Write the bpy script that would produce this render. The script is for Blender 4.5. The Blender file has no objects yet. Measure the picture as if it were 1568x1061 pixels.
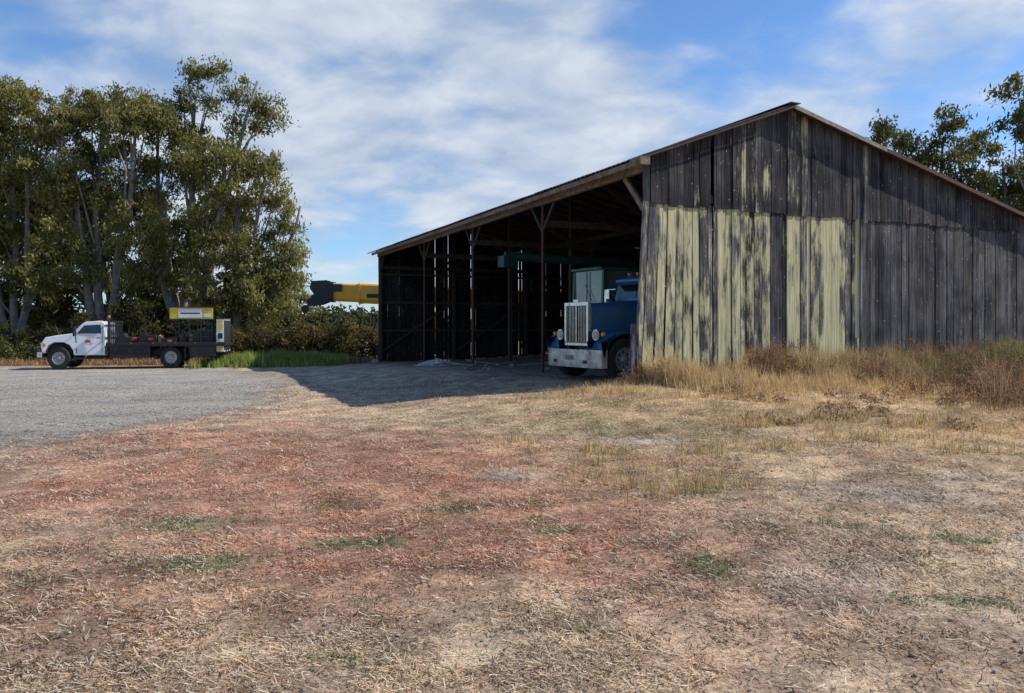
import bpy, math, random
import numpy as np
from mathutils import Vector, Matrix
R = random.Random(7)
rng = np.random.default_rng(11)
scene = bpy.context.scene
scene.view_settings.view_transform = 'Standard'
scene.view_settings.look = 'None'
scene.view_settings.exposure = 0
EYE = 1.6
# ------------------------------------------------------------------ terrain
CP = np.array([(0,0,-1.6),(-4,5,-1.62),(4,5,-1.58),(0,9,-1.6),(6,10,-1.52),(-6,10,-1.66),(3.2,18,-1.3),(1.5,20,-1.36),
 (-3.6,16.8,-1.84),(-0.5,17.2,-1.62),(0.9,23.2,-1.45),(-1.4,28.5,-1.55),(-3.9,33.9,-1.75),(-7,41,-1.95),(-17,36,-2.05),
 (-23,36,-2.06),(-12,36,-2.03),(-6,21,-1.85),(-12,20,-1.9),(8,20.5,-1.28),(12,23.5,-1.2),(12,16,-1.4),(8,14,-1.45),(18,27,-1.1),(-30,45,-2.1),
 (-12,46,-2.0),(-20,50,-2.1),(10,40,-1.4),(25,45,-1.2),(-20,60,-2.1),(0,60,-2.0),(-35,30,-2.1),(0,-10,-1.6)],float)
def gz(x,y):
    x=np.asarray(x,float); y=np.asarray(y,float)
    num=np.zeros(x.shape); den=np.zeros(x.shape)
    for a,b,c in CP:
        w=1/((x-a)**2+(y-b)**2+4)**2
        num+=w*c; den+=w
    z=num/den
    r=np.sqrt(x**2+(y-25)**2); f=np.clip((r-45)/40,0,1)
    return z*(1-f)+(-2.0)*f+EYE
def g1(x,y): return float(gz(np.array([x]),np.array([y]))[0])
_T=rng.random((256,256))
def vn(x,y,s=1.0,o=0):
    x=np.asarray(x)*s+37.3+o*17.1; y=np.asarray(y)*s+91.7+o*7.7
    xi=np.floor(x).astype(int); yi=np.floor(y).astype(int); fx=x-xi; fy=y-yi
    fx=fx*fx*(3-2*fx); fy=fy*fy*(3-2*fy)
    a=_T[xi%256,yi%256];b=_T[(xi+1)%256,yi%256];c=_T[xi%256,(yi+1)%256];d=_T[(xi+1)%256,(yi+1)%256]
    return (a*(1-fx)+b*fx)*(1-fy)+(c*(1-fx)+d*fx)*fy
def fbm(x,y,s,o=0): return .5*vn(x,y,s,o)+.28*vn(x,y,s*2.1,o+1)+.14*vn(x,y,s*4.3,o+2)+.08*vn(x,y,s*9,o+3)
def relief(x,y): return (fbm(x,y,1.3,40)-.5)*.09*np.clip(1-np.abs(y-12)/40,0,1)
def gs(x,y,cx,cy,rx,ry): return np.exp(-((x-cx)/rx)**2-((y-cy)/ry)**2)
def ss(v,a,b):
    t=np.clip((v-a)/(b-a),0,1); return t*t*(3-2*t)
BARN_O=np.array((3.19,18.0)); BV=np.array((.9128,.4085)); BU=np.array((-.4085,.9128)); BL=25.2; BW=17.
def bts(x,y): return (x-BARN_O[0])*BV[0]+(y-BARN_O[1])*BV[1], (x-BARN_O[0])*BU[0]+(y-BARN_O[1])*BU[1]
def inbarn(x,y,m=0.):
    t,s=bts(x,y)
    return (t>-m)&(s>-m)&(s<BL+m)&(t<BW+m)

STRAW=np.array((.72,.53,.355)); RED=np.array((.53,.265,.17)); GREY=np.array((.56,.50,.44)); GREEN=np.array((.22,.24,.11)); GOLD=np.array((.80,.55,.26)); BROWN=np.array((.32,.205,.13))
GP=[(-.5,6.7,.3,.3),(1.33,5.1,.22,.3),(-2.1,5.2,.45,.25),(-1.1,5.7,.5,.2),(1.75,7.3,.3,.25),(2.6,4.4,.2,.15),(-2.7,6.3,.6,.3),(-3.0,3.9,.25,.15),(2.6,6.0,.2,.15),(-.9,4.5,.15,.1),(0.4,4.0,.1,.08),(-.9,3.7,.15,.08),(-1.6,6.8,.3,.2),(3.3,5.6,.3,.15),(0.3,5.9,.25,.15)]
def masks(x,y):
    n1=fbm(x,y,.45,1); n2=fbm(x,y,1.1,5); n3=fbm(x,y,.9,9)
    red=np.clip(gs(x,y,-2.5,8.6,4.2,3.4)+.7*gs(x,y,0.3,5.6,2.6,1.7)+.5*gs(x,y,-5,14,3,5)+.5*gs(x,y,-2.6,4.2,1.5,1),0,1)
    red=ss(red*.7+n1*.45+n2*.45,.6,1.12)
    grey=np.clip(gs(x,y,-.1,8.1,.7,.45)+gs(x,y,1.9,10.6,1.6,.7)+.8*gs(x,y,3.2,7.2,2.4,.9)+.6*gs(x,y,2.8,5.0,2.0,1.1)+.6*gs(x,y,-2.2,4.0,1.5,.9)+.6*gs(x,y,-5.5,9.5,1.2,1.2),0,1)
    grey=ss(grey*.55+n2*.8,.62,.98)
    green=np.zeros_like(n1)
    for a,b,c,d in GP: green=np.maximum(green,gs(x,y,a,b,c,d))
    green=ss(green*.75+n3*.6,.6,1.0)
    olive=.7*gs(x,y,1.2,12.5,3.0,2.4)+.5*gs(x,y,5,9,4,1.2)
    green=np.maximum(green,.8*olive*ss(fbm(x,y,1.5,77),.4,.65))
    gold=np.clip(gs(x,y,4.5,13.5,5,3.2)+gs(x,y,5.5,17.0,6,2)+.7*gs(x,y,1.4,8.5,1.6,1.2)+gs(x,y,8,11,4,4),0,1)
    return red,grey,green,gold
def gcol(x,y):
    red,grey,green,gold=masks(x,y)
    c=np.ones((len(x),3))*STRAW
    n=fbm(x,y,2.2,20)[:,None]
    c=c*(.7+.6*n)
    for m,k,a in ((gold,GOLD,.6),(red,RED,.85),(grey,GREY,.8),(green,GREEN,.75)):
        mm=(m*a)[:,None]; c=c*(1-mm)+k*(.7+.6*n)*mm
    b=ss(fbm(x,y,.8,33),.50,.70)[:,None]*.5
    b=np.maximum(b,.5*ss(fbm(x,y,2.4,39),.58,.74)[:,None])
    b=np.maximum(b,(.6*gs(x,y,6.5,12.6,5.5,1.7)*ss(fbm(x,y,.6,35),.25,.55))[:,None])
    c=c*(1-b)+BROWN*b
    fn=ss(fbm(x,y,4.5,37),.35,.65)[:,None]
    c=c*(.76+.42*fn)
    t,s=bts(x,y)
    d=(1-ss(-t,-1.5,3.2))*ss(s,-.4,1.5)*(t<BW)*(s<BL+1)  # mask for barn floor and approach: shade painted into the ground colour
    d=np.clip(d+.5*gs(x,y,-1.5,19,3.2,3.0),0,1)[:,None]*.8  # extra painted darkening where the barn's shadow falls
    c=c*(1-d)+np.array((.19,.155,.125))*(.6+.8*n)*d  # brown-grey dirt, darkened to carry the barn's shade
    return np.clip(c,0,.88)
# ------------------------------------------------------------------ materials
def newmat(name):
    m=bpy.data.materials.new(name); m.use_nodes=True; nt=m.node_tree; nt.nodes.clear()
    o=nt.nodes.new('ShaderNodeOutputMaterial'); return m,nt,o
def N(nt,t,**k):
    n=nt.nodes.new('ShaderNode'+t)
    for a,b in k.items():
        if a in n.inputs.keys(): n.inputs[a].default_value=b
        else: setattr(n,a,b)
    return n
def mixc(nt,fac,a,b,bt='MIX'):
    n=nt.nodes.new('ShaderNodeMix'); n.data_type='RGBA'; n.blend_type=bt
    for s,v in ((0,fac),(6,a),(7,b)):
        if hasattr(v,'links'): nt.links.new(v,n.inputs[s])
        else: n.inputs[s].default_value=v if not isinstance(v,tuple) else (*v[:3],1)
    return n.outputs[2]
def ramp(nt,src,p0,p1,c0=(0,0,0,1),c1=(1,1,1,1)):
    if p0>p1: p0,p1,c0,c1=p1,p0,c1,c0
    n=nt.nodes.new('ShaderNodeValToRGB'); nt.links.new(src,n.inputs[0])
    e=n.color_ramp.elements; e[0].position=p0;e[1].position=p1;e[0].color=c0;e[1].color=c1
    return n.outputs[0]
def noise(nt,vec,scale,detail=4,rough=.6):
    n=N(nt,'TexNoise'); n.inputs['Scale'].default_value=scale;n.inputs['Detail'].default_value=detail;n.inputs['Roughness'].default_value=rough
    if vec is not None: nt.links.new(vec,n.inputs['Vector'])
    return n.outputs[0]
def pmat(name,col,rough=.6,metal=0.,var=.3,scale=5,bump=.0,dirt=.0,dirtcol=(.16,.12,.08),spec=.5):
    m,nt,o=newmat(name); L=nt.links.new
    b=N(nt,'BsdfPrincipled'); tc=N(nt,'TexCoord')
    f=noise(nt,tc.outputs['Object'],scale,6,.65)
    f=ramp(nt,f,.3,.7)
    c=mixc(nt,f,tuple(max(0,v*(1-var)) for v in col),tuple(min(1,v*(1+var*.6)) for v in col))
    if dirt>0:
        d=ramp(nt,noise(nt,tc.outputs['Object'],scale*.7,8,.75),.62-dirt*.3,.75)
        c=mixc(nt,d,c,dirtcol)
        rr=N(nt,'MapRange'); L(d,rr.inputs[0]); rr.inputs[3].default_value=rough; rr.inputs[4].default_value=.85; L(rr.outputs[0],b.inputs['Roughness'])
    else: b.inputs['Roughness'].default_value=rough
    L(c,b.inputs['Base Color']); b.inputs['Metallic'].default_value=metal
    b.inputs['Specular IOR Level'].default_value=spec
    if bump>0:
        bm=N(nt,'Bump'); bm.inputs['Strength'].default_value=bump; bm.inputs['Distance'].default_value=.02
        L(noise(nt,tc.outputs['Object'],scale*4,6,.7),bm.inputs['Height']); L(bm.outputs[0],b.inputs['Normal'])
    L(b.outputs[0],o.inputs[0]); return m
def leafmat(name,trans=.3):
    m,nt,o=newmat(name); L=nt.links.new
    a=N(nt,'Attribute',attribute_name='Col'); d=N(nt,'BsdfDiffuse'); t=N(nt,'BsdfTranslucent'); mx=N(nt,'MixShader'); mx.inputs[0].default_value=trans
    tc=N(nt,'TexCoord'); f=ramp(nt,noise(nt,tc.outputs['Object'],1.5,3),.3,.7)
    c=mixc(nt,f,(.8,.8,.8),(1.15,1.15,1.1)); c=mixc(nt,1.0,a.outputs[0],c,'MULTIPLY')
    L(c,d.inputs[0]);L(c,t.inputs[0]);L(d.outputs[0],mx.inputs[1]);L(t.outputs[0],mx.inputs[2]);L(mx.outputs[0],o.inputs[0]); return m
def sidingmat():
    m,nt,o=newmat('weathered_siding'); L=nt.links.new
    a=N(nt,'Attribute',attribute_name='Col'); sp=N(nt,'SeparateColor'); L(a.outputs[0],sp.inputs[0])
    tc=N(nt,'TexCoord')
    cb=N(nt,'CombineXYZ')
    mu=N(nt,'Math',operation='MULTIPLY'); L(sp.outputs[2],mu.inputs[0]); mu.inputs[1].default_value=40; L(mu.outputs[0],cb.inputs[1])
    ad=N(nt,'VectorMath',operation='ADD'); L(tc.outputs['Object'],ad.inputs[0]); L(cb.outputs[0],ad.inputs[1])
    def mp(s,src=None):
        v=N(nt,'Mapping'); v.inputs['Scale'].default_value=s; L(src or ad.outputs[0],v.inputs[0]); return v.outputs[0]
    grain=noise(nt,mp((30,30,.8)),1,7,.75)
    base=ramp(nt,grain,.36,.66,(.010,.011,.015,1),(.17,.16,.158,1))
    br=N(nt,'MapRange'); L(sp.outputs[0],br.inputs[0]); br.inputs[3].default_value=.22; br.inputs[4].default_value=2.0
    base=mixc(nt,1.0,base,br.outputs[0],'MULTIPLY')
    base=mixc(nt,ramp(nt,noise(nt,mp((1.1,1.1,.9),tc.outputs['Object']),1,5,.65),.42,.62),base,mixc(nt,1.0,base,(.42,.43,.50),'MULTIPLY'))
    base=mixc(nt,ramp(nt,noise(nt,mp((3,3,.5)),1,3),.55,.8),base,(.08,.056,.038))
    ln=noise(nt,mp((17,17,1.5)),1,10,.85)
    ln2=noise(nt,mp((2.0,2.0,.8)),1,4,.6)
    s=N(nt,'Math',operation='MULTIPLY_ADD'); L(ln,s.inputs[0]); s.inputs[1].default_value=1.1
    L(ln2,s.inputs[2])
    s2=N(nt,'Math',operation='ADD'); L(s.outputs[0],s2.inputs[0]); L(sp.outputs[1],s2.inputs[1])
    hv=N(nt,'Math',operation='MULTIPLY'); L(s2.outputs[0],hv.inputs[0]); hv.inputs[1].default_value=.5
    k=ramp(nt,hv.outputs[0],.635,.71,(0,0,0,1),(.95,.95,.95,1))
    yc=ramp(nt,grain,.3,.64,(.20,.18,.09,1),(.74,.68,.41,1))
    col=mixc(nt,k,base,yc)
    vo=N(nt,'TexVoronoi'); vo.inputs['Scale'].default_value=1; L(mp((9,9,4.5)),vo.inputs['Vector'])
    kn=ramp(nt,vo.outputs['Distance'],.05,.13,(1,1,1,1),(0,0,0,1))
    wn=noise(nt,mp((4,4,3)),1,2)
    kn2=N(nt,'Math',operation='MULTIPLY'); L(kn,kn2.inputs[0]); L(ramp(nt,wn,.46,.52),kn2.inputs[1])
    col=mixc(nt,kn2.outputs[0],col,(.45,.43,.38))
    b=N(nt,'BsdfPrincipled'); L(col,b.inputs['Base Color']); b.inputs['Roughness'].default_value=.9; b.inputs['Specular IOR Level'].default_value=.12
    bm=N(nt,'Bump'); bm.inputs['Strength'].default_value=.6; bm.inputs['Distance'].default_value=.012; L(grain,bm.inputs['Height']); L(bm.outputs[0],b.inputs['Normal'])
    L(b.outputs[0],o.inputs[0]); return m
def groundmat():
    m,nt,o=newmat('dry_ground'); L=nt.links.new
    a=N(nt,'Attribute',attribute_name='Col'); tc=N(nt,'TexCoord')
    P=tc.outputs['Object']
    f1=noise(nt,P,20,9,.85); f2=noise(nt,P,75,4,.75); f3=noise(nt,P,5,6,.7)
    c=mixc(nt,ramp(nt,f1,.36,.64),(.40,.35,.32),(1.3,1.3,1.3)); c=mixc(nt,1.0,a.outputs[0],c,'MULTIPLY')
    k=N(nt,'Math',operation='MULTIPLY'); L(ramp(nt,f2,.57,.63),k.inputs[0]); k.inputs[1].default_value=.7
    c2b=mixc(nt,.55,mixc(nt,1.0,a.outputs[0],(1.5,1.5,1.5),'MULTIPLY'),(.74,.68,.58))
    c=mixc(nt,k.outputs[0],c,c2b); c=mixc(nt,ramp(nt,f2,.43,.36,(0,0,0,1),(1,1,1,1)),c,(.10,.065,.045))
    c2=mixc(nt,ramp(nt,f3,.35,.7),(.74,.74,.74),(1.15,1.15,1.15)); c=mixc(nt,1.0,c,c2,'MULTIPLY')
    b=N(nt,'BsdfPrincipled'); L(c,b.inputs['Base Color']); b.inputs['Roughness'].default_value=.95; b.inputs['Specular IOR Level'].default_value=.1
    bm=N(nt,'Bump'); bm.inputs['Strength'].default_value=.8; bm.inputs['Distance'].default_value=.03; L(f1,bm.inputs['Height']); L(bm.outputs[0],b.inputs['Normal'])
    L(b.outputs[0],o.inputs[0]); return m
def gravelmat():
    m,nt,o=newmat('gravel'); L=nt.links.new
    a=N(nt,'Attribute',attribute_name='Col'); sp=N(nt,'SeparateColor'); L(a.outputs[0],sp.inputs[0]); tc=N(nt,'TexCoord'); P=tc.outputs['Object']
    f1=noise(nt,P,16,10,.9); f3=noise(nt,P,.5,7,.7)
    vo=N(nt,'TexVoronoi'); vo.inputs['Scale'].default_value=22; L(P,vo.inputs['Vector'])
    mpn=N(nt,'Mapping'); mpn.inputs['Scale'].default_value=(.10,.8,1); mpn.inputs['Rotation'].default_value=(0,0,-.55); L(P,mpn.inputs[0])
    f4=noise(nt,mpn.outputs[0],1.0,8,.75)
    c=ramp(nt,f1,.36,.64,(.19,.175,.155,1),(.60,.555,.49,1))
    hs=N(nt,'SeparateColor'); L(vo.outputs['Color'],hs.inputs[0])
    c=mixc(nt,ramp(nt,hs.outputs[0],.78,.84),c,(.62,.58,.52)); c=mixc(nt,ramp(nt,hs.outputs[1],.85,.9),c,(.13,.12,.11))
    c=mixc(nt,1.0,c,ramp(nt,f3,.35,.65,(.68,.67,.67,1),(1.1,1.08,1.04,1)),'MULTIPLY')
    k=N(nt,'Math',operation='MULTIPLY'); L(ramp(nt,f4,.45,.60),k.inputs[0]); k.inputs[1].default_value=.75
    c=mixc(nt,k.outputs[0],c,mixc(nt,ramp(nt,f1,.3,.7),(.33,.27,.20),(.62,.53,.42)))
    b=N(nt,'BsdfPrincipled'); L(c,b.inputs['Base Color']); b.inputs['Roughness'].default_value=.95; b.inputs['Specular IOR Level'].default_value=.1
    bm=N(nt,'Bump'); bm.inputs['Strength'].default_value=1; bm.inputs['Distance'].default_value=.05; L(f1,bm.inputs['Height']); L(bm.outputs[0],b.inputs['Normal'])
    n2=noise(nt,P,1.6,10,.85); s=N(nt,'Math',operation='MULTIPLY_ADD'); L(n2,s.inputs[0]); s.inputs[1].default_value=1.5; L(sp.outputs[0],s.inputs[2])
    s2=N(nt,'Math',operation='MULTIPLY'); L(s.outputs[0],s2.inputs[0]); s2.inputs[1].default_value=.5
    al=ramp(nt,s2.outputs[0],.55,.66)
    tr=N(nt,'BsdfTransparent'); mx=N(nt,'MixShader'); L(al,mx.inputs[0]); L(tr.outputs[0],mx.inputs[1]); L(b.outputs[0],mx.inputs[2]); L(mx.outputs[0],o.inputs[0]); return m
def glassmat(name='dark_glass',col=(.02,.03,.035)): return pmat(name,col,.08,0,.2,2,0,spec=.8)

M_SID=sidingmat(); M_GROUND=groundmat(); M_GRAV=gravelmat(); M_LEAF=leafmat('foliage_leaves',.42); M_GRASS=leafmat('dry_grass',.35)
M_BARK=pmat('bark',(.22,.185,.155),.9,0,.5,3,.4)
M_BEAM=pmat('old_timber',(.065,.046,.035),.9,0,.5,6,.4)
M_BEAMF=pmat('brown_fascia_timber',(.22,.16,.11),.9,0,.6,5,.4)
M_BEAMG=pmat('grey_timber',(.26,.235,.20),.9,0,.5,6,.4)
M_ROOF=pmat('corrugated_roof',(.10,.07,.06),.7,.3,.5,2,.2,.35,(.13,.045,.02))
M_RUST=pmat('rusty_pipe',(.10,.045,.035),.85,.2,.4,6,.2)
M_WHITE=pmat('white_paint',(.74,.75,.77),.35,0,.06,3,0,.12,(.4,.37,.32))
M_BLACK=pmat('black_steel',(.018,.018,.02),.55,0,.4,4,.1,.15,(.08,.06,.05))
M_TIRE=pmat('tyre_rubber',(.02,.02,.02),.85,0,.3,8,.2,.2,(.10,.08,.06))
M_CHROME=pmat('chrome',(.60,.60,.60),.25,1,.25,6,.0,.2,(.25,.2,.15))
M_LAMP=pmat('headlight_glass',(.30,.31,.32),.12,.3,.3,12,.1)
M_BUMP=pmat('dull_bumper_metal',(.42,.42,.41),.38,.8,.35,4,.05,.6,(.17,.11,.07))
M_RIM=pmat('rim_metal',(.42,.42,.42),.5,.6,.3,6,0,.3)
M_BLUE=pmat('blue_paint',(.022,.095,.19),.32,0,.25,3,0,.25,(.10,.12,.13))
M_YEL=pmat('crane_yellow',(.86,.43,.03),.4,0,.12,3,0,.1,(.35,.2,.06))
M_SIGNY=pmat('safety_yellow',(.72,.52,.04),.5,0,.15,3,0,.15,(.3,.25,.15))
M_GREENP=pmat('green_paint',(.010,.045,.032),.5,0,.3,3,0,.3,(.03,.03,.025))
M_GREENB=pmat('cab_green_paint',(.03,.17,.08),.5,0,.3,3,0,.3,(.05,.06,.04))
M_GLASS=glassmat(); M_GLASS2=glassmat('dusty_glass',(.16,.19,.18))
M_RED=pmat('red_marker',(.55,.04,.02),.4); M_ORANGE=pmat('orange_marker',(.8,.2,.02),.5)
M_TARP=pmat('pale_tarp',(.48,.48,.48),.8,0,.3,4)
M_HILL=pmat('hill_dry_grass',(.30,.24,.19),.95,0,.35,.02)
# ------------------------------------------------------------------ mesh helpers
def link(ob,parent=None):
    bpy.context.collection.objects.link(ob)
    if parent: ob.parent=parent
    return ob
def empty(name,loc=(0,0,0),rz=0.):
    e=bpy.data.objects.new(name,None); e.location=loc; e.rotation_euler=(0,0,rz); return link(e)
def npmesh(name,V,F,mats,col=None,parent=None,smooth=False):
    V=np.ascontiguousarray(V,dtype=np.float32); F=np.ascontiguousarray(F,dtype=np.int32); k=F.shape[1]
    me=bpy.data.meshes.new(name); me.vertices.add(len(V)); me.vertices.foreach_set('co',V.ravel())
    me.loops.add(F.size); me.loops.foreach_set('vertex_index',F.ravel())
    me.polygons.add(len(F)); me.polygons.foreach_set('loop_start',np.arange(0,F.size,k,dtype=np.int32))
    me.update(calc_edges=True)
    if col is not None:
        a=me.color_attributes.new('Col','FLOAT_COLOR','POINT'); c=np.ones((len(V),4),np.float32); c[:,:3]=col; a.data.foreach_set('color',c.ravel())
    for m in (mats if isinstance(mats,list) else [mats]): me.materials.append(m)
    if smooth: me.polygons.foreach_set('use_smooth',np.ones(len(F),bool))
    return link(bpy.data.objects.new(name,me),parent)
class MB:
    def __init__(s): s.v=[];s.f=[];s.m=[];s.c=[]
    def add(s,vs,fs,mi=0,c=(.5,0,.5)):
        o=len(s.v); s.v+=[tuple(v) for v in vs]; s.c+=[c]*len(vs)
        for f in fs: s.f.append(tuple(i+o for i in f)); s.m.append(mi)
    def box(s,x0,x1,y0,y1,z0,z1,mi=0,c=(.5,0,.5)):
        s.add([(x0,y0,z0),(x1,y0,z0),(x1,y1,z0),(x0,y1,z0),(x0,y0,z1),(x1,y0,z1),(x1,y1,z1),(x0,y1,z1)],
         [(0,3,2,1),(4,5,6,7),(0,1,5,4),(1,2,6,5),(2,3,7,6),(3,0,4,7)],mi,c)
    def hexa(s,p,mi=0,c=(.5,0,.5)):
        s.add(p,[(0,3,2,1),(4,5,6,7),(0,1,5,4),(1,2,6,5),(2,3,7,6),(3,0,4,7)],mi,c)
    def beam(s,p0,p1,w,h,mi=0,c=(.5,0,.5)):
        p0=Vector(p0);p1=Vector(p1); d=(p1-p0).normalized(); up=Vector((0,0,1))
        if abs(d.z)>.95: up=Vector((0,1,0))
        a=d.cross(up).normalized()*w/2; b=a.cross(d).normalized()*h/2
        s.hexa([p0-a-b,p0+a-b,p1+a-b,p1-a-b,p0-a+b,p0+a+b,p1+a+b,p1-a+b],mi,c)
    def tube(s,pts,rad,n=8,mi=0,cap=True):
        pts=[Vector(p) for p in pts]; vs=[];fs=[]
        for i,p in enumerate(pts):
            d=(pts[min(i+1,len(pts)-1)]-pts[max(i-1,0)]).normalized()
            up=Vector((0,0,1)) if abs(d.z)<.9 else Vector((1,0,0))
            a=d.cross(up).normalized(); b=d.cross(a)
            for k in range(n):
                t=2*math.pi*k/n; vs.append(p+(a*math.cos(t)+b*math.sin(t))*rad[i])
        for i in range(len(pts)-1):
            for k in range(n):
                fs.append((i*n+k,i*n+(k+1)%n,(i+1)*n+(k+1)%n,(i+1)*n+k))
        if cap: fs.append(tuple(range(n))[::-1]); fs.append(tuple(range((len(pts)-1)*n,len(pts)*n)))
        s.add(vs,fs,mi)
    def cyl(s,p0,p1,r,n=16,mi=0,r1=None): s.tube([p0,p1],[r,r if r1 is None else r1],n,mi)
    def extr(s,prof,y0,y1,mi=0,yf=None):
        n=len(prof); vs=[]
        for y in (y0,y1):
            for x,z in prof: vs.append((x,y*(yf(z) if yf else 1),z))
        fs=[tuple(range(n)),tuple(range(n,2*n))[::-1]]+[(i,(i+1)%n,n+(i+1)%n,n+i)[::-1] for i in range(n)]
        s.add(vs,fs,mi)
    def loft(s,secs,mi=0,cap=True):
        n=len(secs[0]); vs=[p for q in secs for p in q]; fs=[]
        for i in range(len(secs)-1):
            for k in range(n): fs.append((i*n+k,i*n+(k+1)%n,(i+1)*n+(k+1)%n,(i+1)*n+k))
        if cap: fs+= [tuple(range(n))[::-1],tuple(range((len(secs)-1)*n,len(secs)*n))]
        s.add(vs,fs,mi)
    def wheel(s,x,y,z,r,w,side,mt,mr,n=28):
        prof=[(0,.55*r),(0,.9*r),(.06*w,.97*r),(.15*w,r),(.85*w,r),(.94*w,.97*r),(w,.9*r),(w,.6*r),(.93*w,.57*r)]
        def rev(pr,mi):
            vs=[];fs=[];m=len(pr)
            for k in range(n):
                t=2*math.pi*k/n
                for (yy,rr) in pr: vs.append((x+rr*math.cos(t),y+side*(yy-w/2),z+rr*math.sin(t)))
            for k in range(n):
                for j in range(m-1): fs.append((k*m+j,k*m+j+1,((k+1)%n)*m+j+1,((k+1)%n)*m+j))
            s.add(vs,fs,mi)
        rev(prof,mt); rev([(.93*w,.57*r),(.95*w,.53*r),(.75*w,.48*r),(.70*w,.25*r),(.82*w,.22*r),(.95*w,.14*r),(.97*w,.001)],mr)
        for k in range(8):
            t=2*math.pi*k/8; cx=x+.36*r*math.cos(t); cz=z+.36*r*math.sin(t)
            s.cyl((cx,y+side*(.705*w-w/2),cz),(cx,y+side*(.73*w-w/2),cz),.06*r,8,mt)
    def obj(s,name,mats,parent=None,bevel=0,smooth=False,col=False):
        me=bpy.data.meshes.new(name); me.from_pydata(s.v,[],s.f); me.update()
        for m in mats: me.materials.append(m)
        me.polygons.foreach_set('material_index',s.m)
        if col:
            a=me.color_attributes.new('Col','FLOAT_COLOR','POINT'); c=np.ones((len(s.v),4),np.float32); c[:,:3]=np.array(s.c); a.data.foreach_set('color',c.ravel())
        ob=link(bpy.data.objects.new(name,me),parent)
        if smooth:
            me.polygons.foreach_set('use_smooth',[True]*len(me.polygons))
        if bevel>0:
            b=ob.modifiers.new('bevel','BEVEL'); b.width=bevel; b.segments=2; b.limit_method='ANGLE'; b.angle_limit=math.radians(35)
            me.polygons.foreach_set('use_smooth',[True]*len(me.polygons))
            w=ob.modifiers.new('wn','WEIGHTED_NORMAL'); w.keep_sharp=True
        return ob
# ------------------------------------------------------------------ ground sheet
def axis(a,b,st,far):
    c=list(np.arange(a,b+1e-6,st)); s=st; v=a; L=[]
    while v>-far: s*=1.35; v-=s; L.append(v)
    L=L[::-1]; s=st; v=b; H=[]
    while v<far: s*=1.35; v+=s; H.append(v)
    return np.array(L+c+H)
xs=axis(-16,16,.12,2600); ys=axis(1,30,.12,2600)
X,Y=np.meshgrid(xs,ys); x=X.ravel(); y=Y.ravel()
z=gz(x,y)+relief(x,y)
nx,ny=len(xs),len(ys); i=np.arange(nx-1)[None,:]+np.arange(ny-1)[:,None]*nx; i=i.ravel()
F=np.stack([i,i+1,i+nx+1,i+nx],1)
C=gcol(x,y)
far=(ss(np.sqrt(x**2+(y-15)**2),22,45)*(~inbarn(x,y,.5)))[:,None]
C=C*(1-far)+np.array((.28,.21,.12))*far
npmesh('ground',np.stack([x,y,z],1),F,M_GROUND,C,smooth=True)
# ------------------------------------------------------------------ gravel driveway
poly=np.array([(-60,6),(-10,8.0),(-6.8,9.2),(-6.2,11.0),(-5.9,14),(-5.6,18),(-5.9,21.5),(-7.4,26),(-9.8,30),(-12.2,35.0),(-12.8,37.2),(-60,38.2)],float)
def sdist(x,y):
    d=np.full(x.shape,1e9); ins=np.zeros(x.shape,bool); n=len(poly)
    for k in range(n):
        a=poly[k];b=poly[(k+1)%n]; e=b-a
        t=np.clip(((x-a[0])*e[0]+(y-a[1])*e[1])/(e@e),0,1)
        d=np.minimum(d,np.hypot(x-a[0]-t*e[0],y-a[1]-t*e[1]))
        c=((a[1]>y)!=(b[1]>y))
        xi=(b[0]-a[0])*(y-a[1])/(b[1]-a[1]+1e-12)+a[0]
        ins^=(c&(x<xi))
    return np.where(ins,d,-d)
def onroad(x,y): return sdist(x,y)+ (fbm(x,y,.5,50)-.5)*2.2
gx=np.arange(-60,-2,.25); gy=np.arange(4,40,.25); X,Y=np.meshgrid(gx,gy); x=X.ravel();y=Y.ravel()
zz=gz(x,y)+relief(x,y)+.008
e=np.clip(.36+onroad(x,y)*.30,0,1)
nx,ny=len(gx),len(gy); i=(np.arange(nx-1)[None,:]+np.arange(ny-1)[:,None]*nx).ravel()
F=np.stack([i,i+1,i+nx+1,i+nx],1); keep=e[F].max(1)>.02
npmesh('gravel_driveway',np.stack([x,y,zz],1),F[keep],M_GRAV,np.stack([e,e,e],1),smooth=True)
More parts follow.
